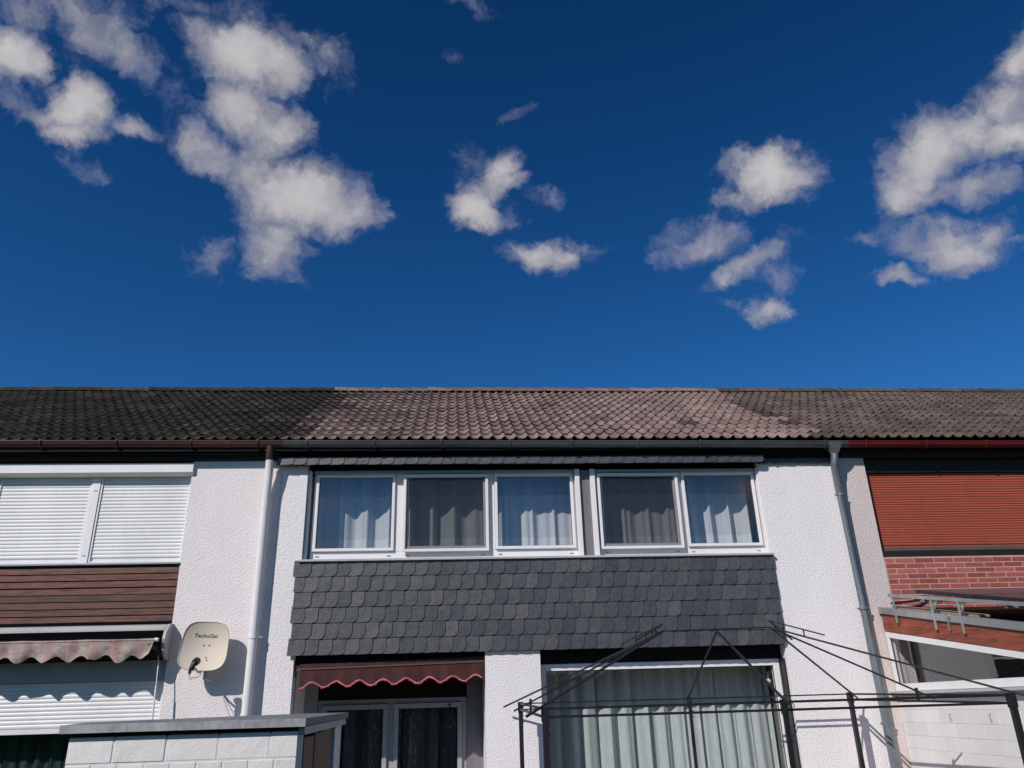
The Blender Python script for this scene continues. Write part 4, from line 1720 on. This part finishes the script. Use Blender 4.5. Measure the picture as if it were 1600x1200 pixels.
for y, zb in ((-.40, 2.83), (-1.14, 2.69), (-1.60, 2.61)):
    bm = newbm()
    bar(bm, (LX - .038, y, zb), (LX - .038, y, rz(y) + .01), .030, .012, up=(1, 0, 0))
    part('bracket_leg', bm, 'alu_raw', SP)
    if y < -1:
        bm = newbm()
        x = LX - .028
        prism(bm, [(x, y - .02, rz(y) - .01), (x, y - .12, rz(y - .12) - .01), (x, y - .10, rz(y) - .05), (x, y - .05, rz(y) - .10), (x, y - .02, rz(y) - .13)], (.008, 0, 0))
        for dy, dz in ((-.05, -.03), (-.10, -.035), (-.04, -.08)):
            tube(bm, [(x - .001, y + dy, rz(y) + dz), (x - .010, y + dy, rz(y) + dz)], .009, 6)
        part('corner_plate', bm, 'alu_raw', SP)
bm = newbm()
tube(bm, [(LX - .045, -1.385, 2.79), (LX - .03, -1.36, 2.665)], .010, 8)
tube(bm, [(LX - .045, -1.385, 2.80), (LX - .02, -1.385, 2.80)], .013, 8)
part('turnbuckle', bm, 'alu_raw', SP, True)

# ------------------------------------------------------------------ gazebo frame
GZ = thing('gazebo_frame', 'bare anthracite metal gazebo frame without its canopy, standing on the terrace', 'gazebo', (2.6, -1.57, .3))
FB, FF = -.28, -2.86
post_top = {FB: 2.088, FF: 2.035}
PX = {FB: (.755, 2.64, 4.492), FF: (.735, 2.672, 4.605)}
xb_, xf_ = PX[FB], PX[FF]
for yy in (FB, FF):
    for i, x in enumerate(PX[yy]):
        bm = newbm()
        w_ = .044 if i != 1 else .031
        bar(bm, (x, yy, .30), (x, yy, post_top[yy] + .01), w_)
        box(bm, x - w_ / 2 - .006, x + w_ / 2 + .006, yy - w_ / 2 - .006, yy + w_ / 2 + .006, post_top[yy] - .10, post_top[yy] + .012)
        box(bm, x - .05, x + .05, yy - .05, yy + .05, .301, .308)
        part('post', bm, 'frame_black', GZ)
        bm = newbm()
        for z in (post_top[yy] - .13, post_top[yy] - .19):
            tube(bm, [(x + w_ / 2, yy, z), (x + w_ / 2 + .012, yy, z)], .008, 6)
        part('bolt', bm, 'frame_black', GZ)
for yy, xs3 in PX.items():
    th = .014 if yy == FB else .019
    for a, b in ((0, 1), (1, 2)):
        for dz in (-.006, -.066):
            bm = newbm()
            bar(bm, (xs3[a] + .02, yy, post_top[yy] + dz), (xs3[b] - .02, yy, post_top[yy] + dz), th)
            part('rail', bm, 'frame_black', GZ)
for i in (0, 2):
    for dz in (-.006, -.066):
        bm = newbm()
        bar(bm, (xb_[i], FB - .02, post_top[FB] + dz), (xf_[i], FF + .02, post_top[FF] + dz), .019)
        part('rail', bm, 'frame_black', GZ)
RA, RB = Vector((2.08, -1.57, 2.70)), Vector((3.165, -1.57, 2.715))
RC = (RA + RB) / 2 + Vector((0, 0, -.02))
bm = newbm()
bar(bm, RA, RB, .012)
part('ridge_bar', bm, 'frame_black', GZ)
raf = []


def rafter(apex, x, y, z, over, th=.015):
    e_ = Vector((x, y, z + .012))
    d_ = e_ - apex
    end = apex + d_ * (1 + over)
    bm = newbm()
    bar(bm, apex, end, th)
    part('rafter', bm, 'frame_black', GZ)
    return e_


L1 = rafter(RA, xb_[0], FB, 2.115, .13)
L2 = rafter(RA, (xb_[0] + xf_[0]) / 2, -1.57, 2.075, .12)
L3 = rafter(RA, xf_[0], FF, 2.045, .12, .017)
R1 = rafter(RB, xb_[2], FB, 2.10, .13)
R2 = rafter(RB, (xb_[2] + xf_[2]) / 2, -1.57, 2.075, .12)
R3 = rafter(RB, xf_[2], FF, 2.045, .14, .017)
M1 = rafter(RC, xb_[1], FB, 2.095, .05)
M2 = rafter(RC, xf_[1], FF, 2.045, .07, .017)
for i, e_ in ((0, L2), (2, R2)):
    bm = newbm()
    bar(bm, (e_.x, e_.y, e_.z + .03), (e_.x, e_.y, e_.z - .10), .022)
    part('hanger', bm, 'frame_black', GZ)
# raised vent-cap bars
for apex, ends in ((RA, (L1, L3)), (RB, (R1, R3))):
    for e_ in ends:
        bm = newbm()
        up_ = Vector((0, 0, .065))
        d_ = (e_ - apex)
        bar(bm, apex + up_, apex + up_ + d_ * .27, .013)
        for t in (.07, .17):
            bar(bm, apex + d_ * t, apex + d_ * t + up_, .010)
        part('vent_bar', bm, 'frame_black', GZ)
# ring hook at the front middle post
bm = newbm()
pts = []
for k in range(13):
    a = 2 * pi * k / 12
    pts.append((xf_[1] + .075 + .014 * cos(a), FF, 2.0 + .014 * sin(a)))
tube(bm, pts, .003, 6, caps=False)
part('ring_hook', bm, 'frame_black', GZ, True)

# ------------------------------------------------------------------ small things seen in the glass
bm = newbm()
bmesh.ops.create_uvsphere(bm, u_segments=16, v_segments=10, radius=.033, matrix=Matrix.Translation((3.80, .30, 2.25)))
tube(bm, [(3.80, .30, 2.28), (3.79, .26, 2.36)], .004, 6)
o = part('window_ornament', bm, 'white_alu', None, True)
o['label'] = 'small round white ornament in the top right corner of the wide terrace window'
o['category'] = 'ornament'
bm = newbm()
tube(bm, [(-.02, .86, 2.09), (-.02, .86, 1.98)], .002, 6)
bmesh.ops.create_uvsphere(bm, u_segments=12, v_segments=8, radius=.016, matrix=Matrix.Translation((-.02, .86, 2.095)))
for a in (0, 1, 2, 3):
    pts = [Vector((-.02, .86, 1.86)) + Vector((cos(t * .7 + a * pi / 2) * .05, 0, .11 * cos(t) * .9)) for t in [pi * k / 8 for k in range(9)]]
    tube(bm, pts, .004, 5)
bmesh.ops.create_uvsphere(bm, u_segments=12, v_segments=8, radius=.026, matrix=Matrix.Translation((-.02, .86, 1.86)))
o = part('hanging_ornament', bm, 'gutter_brown', None, True)
o['label'] = 'dark round spinner hanging in front of the right pane of the terrace door'
o['category'] = 'ornament'

# ------------------------------------------------------------------ hedge behind the garden (mirrored in the panes)
bm = newbm()
hr = random.Random(12)
sheet(bm, lambda u, v: (-30 + 62 * u, -20.5 + .9 * sin(u * 31) * v + hr.uniform(-.3, .3), (4.2 + .9 * sin(u * 17 + 1) + .5 * sin(u * 43)) * v), 90, 8)
for i in range(16000):
    x = hr.uniform(-30, 32)
    u = (x + 30) / 62
    top = 4.2 + .9 * sin(u * 17 + 1) + .5 * sin(u * 43)
    z = top * hr.random() ** .7 + hr.uniform(0, .35)
    y = -20.4 + hr.uniform(.0, .9)
    s_ = hr.uniform(.06, .16)
    e_ = Euler((hr.uniform(0, 6), hr.uniform(0, 6), hr.uniform(0, 6))).to_matrix()
    c_ = Vector((x, y, z))
    bm.faces.new([bm.verts.new(c_ + e_ @ Vector(q)) for q in ((-s_, 0, 0), (0, -s_ * .6, 0), (s_, 0, 0), (0, s_ * .6, 0))])
me = make_mesh(bm, 'hedge', 'leaf')
o = link('hedge', me)
o['kind'] = 'stuff'
o['label'] = 'tall leafy hedge closing the garden behind the camera'
